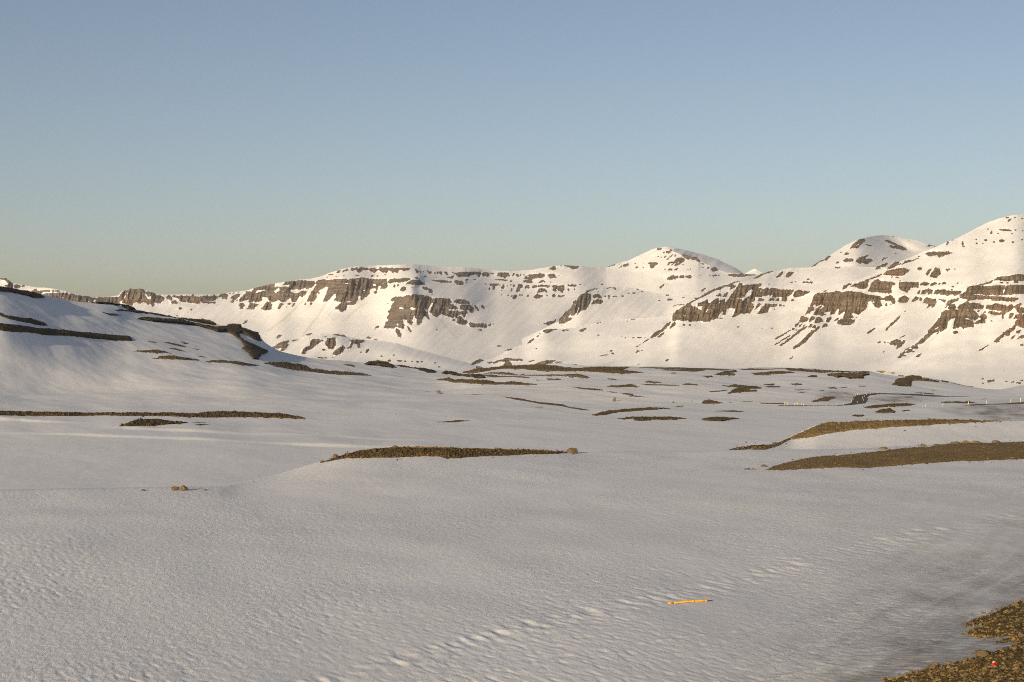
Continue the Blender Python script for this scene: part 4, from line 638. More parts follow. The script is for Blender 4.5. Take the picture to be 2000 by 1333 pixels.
rl1 = lambda X, Y: 0.10 * fbm(X / 14, Y / 22, 3, 3)
LONG = "bare ground showing through the snow"
NEAR = [
 ("heath_mound", S1, rl1, M_HEATH, "b:90,1058 150,1040 230,1008 330,978 400,960 500,946 600,938 770,932 1000,936 1200,943 1500,948 1700,953 1900,961 2000,967 2075,968 2060,975 1950,985 1750,990 1500,1005 1300,1015 1180,1025 1080,1025 1040,1012 900,1008 760,1015 600,1015 460,1020 300,1020 200,1038 120,1055", dict(lift=4, rough=0.07, grain=0.22, core=9),
  "long dark mossy hump dotted with pale stones in the middle of the near snow"),
 ("gravel_bank", S1, rl1, M_BANK, "w:445,365 480,345 530,330 610,310 720,290 850,280 1000,265 1150,250 1300,232 1420,222 1560,205 1750,200 1830,196 2060,190 2600,200 3200,262 2700,292 2060,300 1850,305 1720,310 1600,308 1500,318 1400,325 1250,335 1060,352 900,352 700,358 550,365", dict(lift=3, rough=0.045, grain=0.2, core=9, xmax=2450.0),
  "broad brown gravel bank topped by a row of boulders"),
 ("gravel_bank", S1B, relief2, M_BANK, "w:185,250 260,235 330,222 400,212 480,208 550,190 620,160 680,130 780,85 800,78 900,75 1100,66 1280,60 1450,55 1600,58 1800,66 1925,72 1700,76 1500,85 1250,103 1000,118 850,140 700,170 600,182 520,215 430,250 330,252 380,235 300,245", dict(lift=2.5, rough=0.10, grain=0.3, core=6),
  "narrow curving brown bank tapering to a point behind the boulder bank"),
]
for nm, S, rel, mt, s, kw, lab in NEAR:
    patch(nm, P(s), S, rel, mt, label=lab, cat="bank" if 'bank' in nm else "mound", group=LONG, **kw)
HILL = dict(lift=3.0, rough=0.14, grain=0.9, core=3.5, knob=0.9)
FARP = dict(lift=1.6, rough=0.15, grain=1.3, core=2.5)
THIN = dict(lift=0.8, rough=0.08, grain=1.2, core=2.0, ragged=0.45, knob=0.45)
DARK = dict(lift=5.0, rough=0.18, grain=1.2, core=3.0, knob=0.85)
L2 = [
 # the hill
 ("rock_ledge", M_LEDGE, "1:-200,215 0,240 200,265 400,300 560,335 610,350 650,390 620,405 500,395 420,370 300,350 150,330 0,315 -200,300", DARK, "dark rocky ledge along the very top of the snowy hillside"),
 ("rock_ledge", M_LEDGE, "1:-200,560 0,585 40,600 70,625 200,640 300,655 400,665 450,675 540,700 600,730 660,745 700,785 600,785 500,765 440,745 350,735 250,715 120,690 40,660 0,640 -200,610", HILL, "short brown ledge halfway up the shaded snow slope"),
 ("rock_ledge", M_LEDGE, "1:-200,755 0,770 200,790 500,815 700,830 900,845 1100,870 1300,890 1500,910 1700,925 1860,930 1900,960 1925,1015 1780,1010 1500,990 1300,975 1150,955 1000,945 800,940 600,925 400,910 200,900 0,885 -200,870", HILL, "longest brown ledge on the hillside, blunt at its lower end"),
 ("rock_ledge", M_LEDGE, "1:1300,445 1420,430 1560,435 1650,450 1740,470 1830,480 1920,510 1985,565 1900,560 1850,555 1800,520 1730,490 1620,470 1400,452", DARK, "dark knob of rock on the hill crest below the square grey crag"),
 ("rock_ledge", M_LEDGE, "1:1440,585 1530,600 1640,610 1800,625 1700,635 1590,635 1500,610", FARP, "small brown sliver of rock just under the hill crest"),
 ("rock_ledge", M_LEDGE, "2:-80,555 0,550 250,570 420,590 560,600 680,625 800,655 900,670 1050,680 1250,700 1330,705 1420,745 1430,775 1300,760 1150,735 1000,705 850,675 700,655 500,625 300,605 100,580 0,570", FARP, "thin brown rim of rock following the descending hill crest"),
 ("rock_ledge", M_LEDGE, "f:264,620 275,619 300,620 330,623 350,624 370,628 400,634 420,637 430,636 443,635 446,632 458,632 472,634 472,641 490,647 505,650 508,660 512,667 505,667 490,660 480,655 472,650 467,652 470,660 480,668 500,675 510,680 523,685 524,690 512,695 505,703 495,702 487,697 484,690 472,683 478,678 470,668 455,655 442,646 425,648 415,644 400,640 380,635 350,632 320,630 295,627 270,621", DARK, "dark cliff ledge with a flat topped block that spills down the hill end"),
 ("bare_patch", M_HEATH_FAR, "2:385,1012 520,1020 600,1040 500,1035", THIN, None), ("bare_patch", M_HEATH_FAR, "2:665,1022 720,1018 850,1043 1000,1088 900,1082 780,1050", FARP, None), ("bare_patch", M_HEATH_FAR, "2:890,1008 940,1022 1050,1052 960,1050", THIN, None), ("bare_patch", M_HEATH_FAR, "2:710,1108 840,1106 1010,1152 880,1145", THIN, None),
 ("bare_patch", M_HEATH_FAR, "2:1030,1095 1150,1115 1240,1140 1140,1125", THIN, None), ("bare_patch", M_HEATH_FAR, "2:210,985 300,1000 260,1004", THIN, None), ("bare_patch", M_HEATH_FAR, "2:1130,1213 1220,1220 1320,1245 1220,1238", THIN, None),
 ("heath_strip", M_HEATH_FAR, "2:200,1155 400,1140 580,1138 680,1165 800,1195 600,1185 350,1168", FARP, "brown lens of bare ground nearest below the hill's longest ledge"),
 ("heath_strip", M_HEATH_FAR, "2:460,1250 580,1235 590,1222 820,1220 1000,1240 1160,1265 1170,1290 1000,1285 800,1275 600,1255", FARP, "flat brown strip on the snow in front of the hill foot"),
 ("heath_strip", M_HEATH_FAR, "a:0,905 50,890 150,890 280,900 380,920 450,928 350,935 290,937 180,920 60,910", FARP, "dark brown strip just in front of the spilling cliff ledge"),
 ("heath_strip", M_HEATH_FAR, "a:450,915 620,913 720,925 780,935 830,955 1000,968 1150,983 1270,1000 1310,1015 1200,1012 1000,997 850,987 720,968 560,942", FARP, "long thin brown strip running down the snow from the hill foot"),
 ("bare_patch", M_HEATH_FAR, "a:625,935 700,935 715,947 650,943", THIN, None), ("bare_patch", M_HEATH_FAR, "a:1075,930 1120,923 1170,945 1170,957 1110,944", FARP, None),
 ("rock_outcrop", M_LEDGE, "a:1245,922 1280,905 1350,898 1420,908 1470,930 1490,957 1420,948 1330,936 1270,932", DARK, "black rounded outcrop on the skyline of the low snow ridge"),
 ("heath_strip", M_LEDGE, "a:1490,935 1560,936 1615,953 1700,958 1780,973 1815,990 1740,987 1640,967 1560,957", FARP, "dark strip on the ridge next to the black rounded outcrop"),
 ("rock_outcrop", M_LEDGE, "b:1045,350 1080,338 1150,348 1220,358 1350,368 1390,388 1395,403 1300,397 1220,377 1120,362", DARK, "black low outcrop at the tail of the snow ridge"),
 ("heath_strip", M_HEATH_FAR, "b:990,410 1080,400 1105,393 1140,408 1290,406 1350,418 1500,428 1620,418 1720,433 1810,450 1700,452 1500,447 1250,442 1150,427", FARP, "knobbly brown strip below the tail of the snow ridge"),
 ("bare_patch", M_HEATH_FAR, "b:600,380 700,382 820,395 720,390", THIN, None), ("bare_patch", M_LEDGE, "b:60,230 160,236 165,246 80,240", FARP, None),
 ("bare_patch", M_HEATH_FAR, "b:915,490 985,494 940,496", THIN, None), ("bare_patch", M_HEATH_FAR, "b:990,504 1095,507 1040,511", THIN, None),
 ("heath_strip", M_HEATH_FAR, "f:975,775.5 1010,777.5 1050,783 1080,785.5 1100,788 1110,793 1130,796 1157,801 1137,800.5 1115,797 1100,793 1070,789 1037,784 1005,780", THIN, "hair thin dark line of ground curving over the snow in mid valley"),
 ("bare_patch", M_HEATH_FAR, "f:900,770 925,771 955,773 925,773", THIN, None), ("bare_patch", M_HEATH_FAR, "b:1770,615 1840,614 1840,622 1790,622", THIN, None),
 ("heath_strip", M_HEATH, "f:-60,802 0,802 60,804 180,806 300,807 385,808 395,806 420,804 440,803.5 500,806 545,808 590,814 600,817 500,815.5 400,815 200,813.5 0,811.5 -60,811", FARP, "very long straight brown strip across the snow below the hill"),
 ("heath_mound", M_HEATH, "l:915,532 960,515 1050,486 1085,478 1100,463 1110,478 1200,473 1280,478 1350,490 1450,497 1472,505 1390,513 1250,520 1200,527 1100,526 980,531", dict(lift=2.5, rough=0.18, grain=0.6, core=4), "small stony mound in front of the very long straight strip"),
 ("bare_patch", M_HEATH, "l:1470,497 1600,497 1610,503 1540,503", THIN, None), ("bare_patch", M_HEATH, "l:1515,513 1650,513 1560,528", THIN, None),
 ("heath_strip", M_HEATH, "b:985,733 1100,727 1180,722 1290,729 1200,734 1100,736", THIN, "faint brown line on the smooth snow beyond the mossy hump"),
 # the basin
 ("heath_strip", M_HEATH_FAR, "c:400,1112 480,1085 560,1070 690,1062 750,1045 850,1048 1000,1050 1200,1063 1400,1070 1500,1063 1700,1063 1730,1075 1650,1090 1700,1100 1850,1118 1700,1122 1550,1117 1400,1107 1250,1100 1000,1092 850,1084 640,1087 560,1102 470,1107", FARP, "broadest dark brown band at the far edge of the snow basin"),
 ("heath_strip", M_HEATH_FAR, "d:580,310 620,302 780,308 1000,312 1140,318 1250,323 1370,325 1250,332 1100,328 900,321 750,317", THIN, "thin brown band under the far cliffs, next to the broadest band"),
 ("heath_strip", M_HEATH_FAR, "d:755,326 900,322 1140,322 1040,345 900,347 780,334", FARP, "brown lens close below the thin band at the basin edge"),
 ("heath_strip", M_HEATH_FAR, "d:1170,372 1230,350 1260,333 1350,328 1362,345 1300,352 1350,362 1340,374 1250,374", FARP, "forked brown patch reaching up to the basin's far edge"),
 ("bare_patch", M_HEATH_FAR, "d:1083,385 1160,378 1172,390 1120,400", FARP, None),
 ("heath_strip", M_HEATH_FAR, "d:1465,358 1600,350 1700,353 1820,362 1780,368 1650,367 1500,372", FARP, "flat brown lens beside the forked patch"),
 ("bare_patch", M_HEATH_FAR, "d:1905,380 1980,376 1987,388 1940,392", FARP, None),
 ("heath_strip", M_HEATH_FAR, "d:1370,325 1460,318 1560,323 1700,326 1800,325 1800,334 1700,335 1560,333 1400,333", THIN, "thread of brown ground along the far edge of the basin"),
 ("heath_strip", M_HEATH_FAR, "r:120,328 160,318 200,328 400,333 600,336 780,338 830,348 700,354 500,357 300,354 170,347", FARP, "long brown band under the snow mountain with the terraced spur"),
 ("heath_strip", M_HEATH_FAR, "r:440,370 560,363 700,363 790,370 795,382 750,385 745,402 650,402 570,390 540,397 500,387", DARK, "thick dark bank with a blunt shaded end"),
 ("bare_patch", M_HEATH_FAR, "r:-40,360 60,349 150,356 225,366 60,370", FARP, None), ("bare_patch", M_HEATH_FAR, "r:835,345 880,338 922,345 900,360 872,354", FARP, None), ("bare_patch", M_HEATH_FAR, "r:928,355 990,356 1002,366 970,368", FARP, None),
 ("heath_mound", M_HEATH_FAR, "r:962,447 1020,403 1070,393 1120,383 1190,388 1210,398 1270,408 1340,418 1332,437 1250,434 1180,427 1130,422 1117,454 1030,457", dict(lift=3, rough=0.3, grain=1.3, core=4), "humped brown mound trailing a tail of rocks along the snow ridge"),
 ("bare_patch", M_HEATH_FAR, "r:1345,420 1410,423 1420,431 1380,433", FARP, None), ("heath_strip", M_HEATH_FAR, "r:1412,433 1500,446 1605,460 1602,466 1560,465 1480,454", THIN, "thin dark rim on the snow ridge beyond the humped mound"),
 ("heath_strip", M_HEATH_FAR, "c:555,1125 620,1109 740,1113 850,1123 1050,1128 1200,1133 1290,1122 1400,1143 1405,1150 1370,1152 1200,1142 1000,1140 850,1132 640,1127", FARP, "long knobbly brown line in front of the broadest band"),
 ("heath_strip", M_HEATH_FAR, "c:560,1134 640,1133 850,1143 945,1155 940,1160 800,1158 600,1147", THIN, "second brown line, close below the long knobbly one"),
 ("bare_patch", M_HEATH_FAR, "c:1068,1158 1180,1161 1190,1169 1160,1171 1080,1167", FARP, None), ("bare_patch", M_HEATH_FAR, "c:950,1148 1030,1150 980,1155", THIN, None), ("bare_patch", M_HEATH_FAR, "c:975,1168 1030,1171 1000,1176", THIN, None),
 ("bare_patch", M_HEATH_FAR, "d:333,391 380,387 425,394 420,399 360,397", FARP, None), ("bare_patch", M_HEATH_FAR, "d:626,430 660,422 770,437 765,443 700,443", FARP, None),
 ("heath_strip", M_HEATH_FAR, "d:335,460 380,449 480,453 520,445 570,458 610,467 450,470 380,468", FARP, "brown patch with a small peak near the upright boulder"),
 ("bare_patch", M_HEATH_FAR, "d:590,449 680,450 800,456 910,464 905,468 800,466 650,460", THIN, None), ("bare_patch", M_HEATH_FAR, "d:925,459 960,448 1050,457 1040,463 960,465", FARP, None), ("bare_patch", M_HEATH_FAR, "d:1060,455 1130,451 1138,456 1100,459", THIN, None),
 ("heath_strip", M_HEATH_FAR, "d:1230,459 1300,458 1340,450 1430,458 1490,458 1550,475 1545,487 1420,492 1350,477 1280,470", FARP, "ragged brown patch, upper of the two overlapping ones in the basin"),
 ("heath_strip", M_HEATH_FAR, "d:1278,516 1340,488 1370,478 1420,490 1520,503 1510,509 1420,510 1320,518", FARP, "ragged brown patch, lower of the two overlapping ones in the basin"),
 ("bare_patch", M_HEATH_FAR, "d:1133,505 1280,497 1290,502 1220,508 1150,511", THIN, None), ("bare_patch", M_HEATH_FAR, "d:1563,441 1600,431 1652,431 1640,446", FARP, None), ("bare_patch", M_HEATH_FAR, "d:1568,466 1620,451 1700,459 1690,467 1600,470", FARP, None), ("bare_patch", M_HEATH_FAR, "d:1748,440 1830,435 1870,447 1860,452", FARP, None),
 ("bare_patch", M_HEATH_FAR, "d:1788,488 1920,485 1960,490 1840,495", THIN, None), ("bare_patch", M_HEATH_FAR, "d:1813,511 1900,503 1905,509 1870,516", THIN, None),
 ("heath_strip", M_HEATH_FAR, "d:43,470 150,478 270,488 320,502 250,502 130,489", FARP, "slim brown streak uphill of the upright boulder"), ("bare_patch", M_HEATH_FAR, "d:330,504 420,513 425,518 380,518", THIN, None), ("bare_patch", M_HEATH_FAR, "d:440,521 480,517 540,521 545,530 695,546 560,539", THIN, None),
 ("heath_mound", M_HEATH_FAR, "d:1076,587 1100,568 1140,561 1180,571 1265,585 1190,589", FARP, "small rounded tan mound alone in the middle of the basin"),
 ("bare_patch", M_HEATH_FAR, "d:1385,576 1480,574 1475,580 1420,581", THIN, None), ("bare_patch", M_HEATH_FAR, "d:863,610 945,604 945,610 900,614", THIN, None), ("bare_patch", M_HEATH_FAR, "d:1510,585 1600,587 1740,590 1740,597 1720,599 1560,593", THIN, None), ("bare_patch", M_HEATH_FAR, "d:995,569 1012,569 1010,574 998,574", THIN, None), ("bare_patch", M_HEATH_FAR, "d:1050,531 1100,533 1075,535", THIN, None),
 ("heath_strip", M_HEATH, "d:220,683 290,653 380,643 500,628 600,623 680,620 790,623 850,632 700,640 550,647 400,660 320,677 250,685", FARP, "brown strip rising in a gentle arc in front of the upright boulder"),
 ("heath_strip", M_HEATH, "d:412,712 540,699 700,700 800,696 900,703 978,716 850,727 700,727 620,737 560,734 540,717 470,724", FARP, "flat brown lens beside the pointed oval patch"),
 ("heath_mound", M_HEATH, "d:1072,722 1130,708 1200,698 1260,696 1385,712 1300,727 1250,744 1120,740", FARP, "pointed oval brown patch beyond the curving bank"),
 ("heath_strip", M_HEATH, "d:1178,642 1250,635 1340,635 1425,645 1380,649 1200,649", THIN, "short thin brown dash behind the pointed oval patch"),
 ("heath_mound", M_HEATH_FAR, "r:328,584 390,560 440,547 520,543 530,552 470,572 420,582", FARP, "brown mound beside the dirty snow at the road bend"),
 ("bare_patch", M_HEATH_FAR, "r:453,471 520,464 540,475 490,477", FARP, None), ("bare_patch", M_HEATH_FAR, "r:540,465 615,464 620,469 580,471", THIN, None), ("bare_patch", M_HEATH_FAR, "r:688,457 770,459 770,464 720,464", THIN, None), ("bare_patch", M_HEATH_FAR, "r:400,489 440,488 440,495 410,495", THIN, None), ("bare_patch", M_HEATH_FAR, "r:305,381 340,374 387,384 385,391 340,392", FARP, None),
 ("heath_strip", M_HEATH_FAR, "r:1128,504 1230,499 1300,506 1300,511 1200,511", THIN, "brown dash above the straight stretch of road"),
 ("bare_patch", M_HEATH_FAR, "r:1028,545 1130,542 1140,548 1100,552", THIN, None), ("bare_patch", M_HEATH_FAR, "r:1253,487 1305,484 1300,492", THIN, None), ("bare_patch", M_HEATH_FAR, "r:1640,556 1720,552 1690,560", THIN, None), ("bare_patch", M_HEATH_FAR, "r:970,575 1000,573 990,582", THIN, None), ("bare_patch", M_HEATH_FAR, "r:1165,582 1230,580 1190,585", THIN, None),
 ("heath_strip", M_HEATH, "r:1343,590 1450,578 1560,578 1643,583 1550,592 1400,596", FARP, "brown lens beside the yellow posts of the far road"),
 ("heath_strip", M_HEATH, "r:738,620 850,603 960,596 1080,590 1168,603 1080,614 940,624 800,629", FARP, "brown strip just in front of the road bend"),
 ("heath_mound", M_HEATH, "r:828,661 870,640 950,632 1003,655 980,663 900,664", FARP, "dark brown mound with a pointed top in front of the road"), ("bare_patch", M_HEATH, "r:1033,650 1100,643 1118,648 1060,655", THIN, None),
 ("heath_mound", M_HEATH, "r:648,691 680,679 740,681 755,692 700,696", FARP, "smallest dark mound in front of the road, flat topped"),
]
n_small = 0
for nm, mt, s, kw, lab in L2:
    small = lab is None
    patch(nm, P(s), S2, relief3, mt, label=lab or "small bare brown patch poking through the snow of the basin", cat={"rock_ledge": "rock ledge", "bare_patch": "bare patch", "heath_strip": "heath strip", "heath_mound": "mound", "rock_outcrop": "rock outcrop"}[nm],
          group="small bare patches in the snow" if small else LONG, sx=0.8, sy=0.45, **kw)
# the road: narrow asphalt ribbon on its low bed, dipping through the cut at the bend
for s, lift in (("r:655,548 690,528 760,519 860,511 950,510 1100,513 1300,518 1450,524 1585,528 1560,533 1350,532 1200,529 1000,525 850,525 790,533 775,547 782,562 762,592 700,599 640,607 540,614 400,614 240,612 80,608 80,604 240,606 400,610 540,610 590,602 650,588 655,570", 0.7), ("r:1500,614 1700,604 1900,592 2060,586 2060,600 1900,604 1800,609 1600,617", 0.7)):
    patch("road", P(s), S2, relief3, M_ROAD, kind='structure', lift=lift, rough=0.012, grain=0.6, sx=0.6, sy=0.3, ragged=0.25, core=0.8, knob=0.0)

# ------------------------------------------------------------------ boulders
def ico(sub):
    bm = bmesh.new(); bmesh.ops.create_icosphere(bm, subdivisions=sub, radius=1.0)
    v = np.array([q.co[:] for q in bm.verts]); f = np.array([[q.index for q in p.verts] for p in bm.faces]); bm.free(); return v, f
ICO = {k: ico(k) for k in (1, 2, 3, 4)}
def boulder_shape(seed, sub=4, chop=12, sharp=0.8):
    v, f = ICO[sub]; rng = np.random.RandomState(seed); p = v.copy()
    for k in range(chop):                                   # flat broken faces
        n = rng.normal(size=3); n /= np.linalg.norm(n); h = rng.uniform(0.48, 0.82)
        e = p @ n - h; p = p - np.maximum(e, 0)[:, None] * n * (0.75 + 0.25 * sharp)
    p = p + v * (0.05 * noise(v[:, 0] * 2.2 + seed, v[:, 1] * 2.2 + v[:, 2] * 1.7, seed) + 0.03 * noise(v[:, 0] * 6 + seed, v[:, 2] * 6 + v[:, 1] * 5, seed + 1))[:, None]
    return p, f
def boulder(x, y, w, h, S, rel, mat, label, seed, group=None, dep=0.8, lean=0.0, name="boulder"):
    d = float(S.depth(x, [y])[0]); k = d / F
    p, f = boulder_shape(seed)
    p = p / np.array([np.ptp(p[:, 0]) / 2, np.ptp(p[:, 1]) / 2, 1])
    top = p[:, 2].max()
    X = p[:, 0] * w / 2 * k; Yv = p[:, 1] * w / 2 * k * dep; Z = (p[:, 2] + 0.35) / (top + 0.35) * h * k
    X = X + lean * Z
    o = mesh_obj(name, np.stack([X, Yv, Z], -1), f, mat, smooth=False)
    gx, gy, gz = ray(x, y, d)
    o.location = (gx, gy, gz + float(rel(np.array([gx]), np.array([gy]))[0]))
    return tag(o, label, "boulder", group)
GM, GB = "stones on the mossy hump", "boulders along the crest of the gravel bank"
for i, (x, y, w, h, S, rel, mt, lab, gr) in enumerate([
 (341.5, 958.5, 15, 8.5, S1, rl1, M_STONE, "squat tan boulder, smaller of the close pair on the snow crest", "boulders on the snow crest"),
 (359, 958.5, 19, 11.5, S1, rl1, M_STONE, "rounded tan boulder, larger of the close pair on the snow crest", "boulders on the snow crest"),
 (279.5, 959.5, 9, 3, S1, rl1, M_STONE_D, "tiny flat reddish stone apart from the boulder pair on the crest", "boulders on the snow crest"),
 (381, 957.5, 6, 3.2, S1, rl1, M_STONE, "pebble sized tan stone beside the larger boulder of the pair", "boulders on the snow crest"),
 (402, 957.3, 11, 2.2, S1, rl1, M_STONE_D, "thin dark sliver of stone at the end of the crest stones", "boulders on the snow crest"),
 (1116, 884.5, 23, 10.5, S1, rl1, M_STONE, "brown wedge shaped boulder standing off the tapered end of the mossy hump", None),
 (655, 896, 12, 9.5, S1, rl1, M_STONE, "pale angular boulder on the lower end of the mossy hump", GM),
 (677, 889, 8.5, 7, S1, rl1, M_STONE, "pale stone just uphill of the angular boulder on the mossy hump", GM),
 (645, 899.5, 10, 4, S1, rl1, M_STONE, "low flat stone between the angular boulder and the hump tip", GM),
 (629, 904, 8, 4.5, S1, rl1, M_STONE_D, "small brown stone at the lower tip of the mossy hump", GM),
 (772, 874, 11, 4, S1, rl1, M_STONE, "flat tan stone on the highest part of the mossy hump skyline", GM),
 (969, 877.5, 7, 3.5, S1, rl1, M_STONE, "tan stone alone on the skyline of the mossy hump", GM),
 (1012, 879.5, 6, 4.2, S1, rl1, M_STONE, "one of two neighbouring round stones, the one nearer the hump middle", GM),
 (1022.5, 880, 6, 4, S1, rl1, M_STONE, "one of two neighbouring round stones, the one nearer the hump tail", GM),
 (755, 884.5, 7, 3, S1, rl1, M_STONE, None, GM), (799, 881.5, 7, 2.8, S1, rl1, M_STONE, None, GM), (847, 886.5, 17, 4, S1, rl1, M_STONE, "widest flat tan slab lying on the face of the mossy hump", GM), (955, 884, 13, 4.5, S1, rl1, M_STONE_D, "brown flat boulder on the face of the mossy hump", GM), (890, 885, 6, 2.5, S1, rl1, M_STONE, None, GM), (922, 886, 7, 3, S1, rl1, M_STONE, None, GM), (700, 891, 7, 3, S1, rl1, M_STONE, None, GM),
 (1725, 878.5, 17, 5.2, S1, rl1, M_STONE, "pale rounded boulder on the snow in front of the others on the gravel bank", GB),
 (1802, 872, 11, 5.5, S1, rl1, M_STONE, "first round boulder reached along the gravel bank crest from the pale one on snow", GB),
 (1831, 871.5, 15, 4.5, S1, rl1, M_STONE, "low tan boulder beside a gap in the gravel bank crest row", GB),
 (1868, 867.5, 18, 5, S1, rl1, M_STONE_D, "dark broad boulder in the crowded middle of the gravel bank crest", GB),
 (1887, 866.5, 21, 6.5, S1, rl1, M_STONE, "largest boulder on the gravel bank crest, with a flat top", GB),
 (1907.5, 866.5, 19, 6.5, S1, rl1, M_STONE, "rounded pale boulder next to the largest one on the gravel bank", GB),
 (1946, 864, 19, 5, S1, rl1, M_STONE, "low broad boulder standing alone at the end of the gravel bank row", GB),
 (1491, 911.5, 12, 4.5, S1, rl1, M_STONE_D, "brown stone at the snowy tip of the gravel bank", "stones off the tip of the gravel bank"),
 (1459, 917, 11, 3.6, S1, rl1, M_STONE_D, "flat dark stone farthest out from the gravel bank tip", "stones off the tip of the gravel bank"),
 (1471, 917, 7, 2.8, S1, rl1, M_STONE, "little stone beside the flat dark one off the gravel bank tip", "stones off the tip of the gravel bank"),
 (1978, 897, 12, 4, S1, rl1, M_STONE, "tan stone resting low on the face of the gravel bank", "stones off the tip of the gravel bank"),
 (856, 766, 9, 4.5, S2, relief3, M_STONE, "small tan rock alone on the open snow below the ridge tail", None),
 (1231, 775, 3, 3.5, S2, relief3, M_STONE_D, "tiny dark stone next to the upright boulder", None),
 (1315, 786, 4, 3.5, S2, relief3, M_STONE, "tiny tan stone beside the lone rounded mound", None), (1426, 786, 4, 2, S2, relief3, M_STONE_D, "dark speck of rock beyond the lone rounded mound", None),
 (1316, 732.5, 9, 2.6, S2, relief3, M_STONE, "little pale rock on the snow near the basin's far edge", None),
 (1561, 851.5, 10, 5, S1B, relief2, M_STONE_D, "dark rock on the rising end of the narrow curving bank", "rocks on the narrow bank"), (1551, 855, 8, 4.5, S1B, relief2, M_STONE_D, "smaller dark rock just below the one on the curving bank", "rocks on the narrow bank"), (1612, 838.5, 16, 5, S1B, relief2, M_STONE, "pale slab set in the shoulder of the narrow curving bank", "rocks on the narrow bank"),
 ]):
    boulder(x, y, w, h, S, rel, mt, lab or "small pale stone half sunk in the face of the mossy hump", 11 + i * 7, gr)
b = boulder(1200, 782, 7, 9, S2, relief3, M_STONE_D, "upright tooth shaped boulder casting a shadow on the basin snow", 501, None, 0.8, 0.12)

# ------------------------------------------------------------------ stony embankment in the corner
rb = lambda X, Y: 0.10 * fbm(X / 14, Y / 22, 3, 3)
patch("embankment_ground", RUBBLE, S1, rb, M_GRAVEL, kind='structure', lift=4.0, rough=0.03, knob=0.0, xmax=2500.0, grain=0.14, sx=0.9, sy=0.8, ragged=2.5, core=8)
rng = np.random.RandomState(4)
def scatter(poly, S, n, smin, smax, lift, core, rel, name, mat, label, box, seed, pw=2.2, halo=6.0):
    rng = np.random.RandomState(seed); v, f = ICO[1]; vs, fs = [], []; k = 0
    xs = rng.uniform(box[0], box[2], n * 3); ys = rng.uniform(box[1], box[3], n * 3)
    ins = inside(poly, xs, ys); E = edge_dist(poly, xs, ys, 2.2)
    ins |= rng.rand(len(xs)) < 0.55 * np.exp(-E / halo)
    out = ~inside(poly, xs, ys); E[out] = 0
    xs, ys, E = xs[ins][:n], ys[ins][:n], E[ins][:n]; up = lift * (1 - np.exp(-E / core))
    for x, y, u in zip(xs, ys, up):
        d = float(S.depth(x, [y + u])[0]); gx, gy, gz = ray(x, y, d); gz += float(rel(np.array([gx]), np.array([gy]))[0])
        s = smin + (smax - smin) * rng.rand() ** pw
        m = rng.normal(size=(3, 3)) * 0.22 + np.diag([1.0, 0.85, 0.6]); c, sn = math.cos(rng.rand() * 6.3), 1; a = rng.rand() * 6.28
        R = np.array([[math.cos(a), -math.sin(a), 0], [math.sin(a), math.cos(a), 0], [0, 0, 1]])
        p = (v * (1 + 0.25 * (rng.rand(len(v), 1) - 0.5))) @ m @ R.T * s
        vs.append(p + np.array([gx, gy, gz + s * 0.28])); fs.append(f + k); k += len(v)
    return tag(mesh_obj(name, np.vstack(vs), np.vstack(fs), mat, smooth=False), label, kind='stuff')
def scatter_mat(name, cols, seed_scale=9.0):
    m, nt, b = new_mat(name)
    g = nt.nodes.new("ShaderNodeNewGeometry"); r = nt.nodes.new("ShaderNodeValToRGB")
    nt.links.new(g.outputs["Random Per Island"], r.inputs[0]); r.color_ramp.interpolation = 'CONSTANT'
    el = r.color_ramp.elements; el[0].position = 0; el[0].color = (*cols[0], 1); el[1].position = 1.0 / len(cols); el[1].color = (*cols[1], 1)
    for i, c in enumerate(cols[2:]): q = el.new((i + 2) / len(cols)); q.color = (*c, 1)
    n = tex(nt, seed_scale, 4); nt.links.new(mix(nt, remap(nt, n, 0.3, 0.7, 0.0, 0.55), r.outputs[0], (0.05, 0.038, 0.018)), b.inputs["Base Color"])
    return m
M_SCREE = scatter_mat("scree", [(0.27, 0.18, 0.066), (0.20, 0.135, 0.055), (0.29, 0.19, 0.07), (0.23, 0.16, 0.07), (0.34, 0.18, 0.05), (0.16, 0.12, 0.06), (0.26, 0.18, 0.085), (0.30, 0.22, 0.12)])
M_PEB = scatter_mat("bank_stones", [(0.15, 0.11, 0.055), (0.21, 0.155, 0.085), (0.27, 0.20, 0.12), (0.12, 0.085, 0.04), (0.17, 0.13, 0.065)], 4.0)
scatter(RUBBLE, S1, 20000, 0.010, 0.065, 4.0, 8, rb, "gravel", M_SCREE, "loose brown stones covering the embankment in the near corner", (1690, 1140, 2230, 1400), 5, 2.6, 6.0)
scatter(P("b:90,1058 230,1008 400,960 600,938 1000,936 1500,948 1900,961 2060,970 1750,990 1300,1015 1080,1025 900,1008 460,1020 200,1038"), S1, 500, 0.02, 0.09, 4, 9, rl1, "pebbles", M_PEB, "scattered little stones over the mossy hump", (620, 872, 1120, 900), 6, 3)
scatter(P("w:445,365 610,310 850,280 1150,250 1420,222 1560,205 2060,188 2060,300 1720,310 1400,325 1060,352 700,358"), S1, 1800, 0.015, 0.07, 3, 9, rl1, "pebbles", M_PEB, "small stones strewn over the broad gravel bank", (1490, 860, 2060, 920), 7, 3)
scatter(P("w:185,250 400,212 550,190 680,130 800,78 1280,60 1925,72 1500,85 1000,118 700,170 520,215 330,252"), S1B, 500, 0.04, 0.16, 2.5, 6, relief2, "pebbles", M_PEB, "small stones strewn over the narrow curving bank", (1410, 818, 1980, 884), 8, 3)
GE = "larger stones on the embankment"
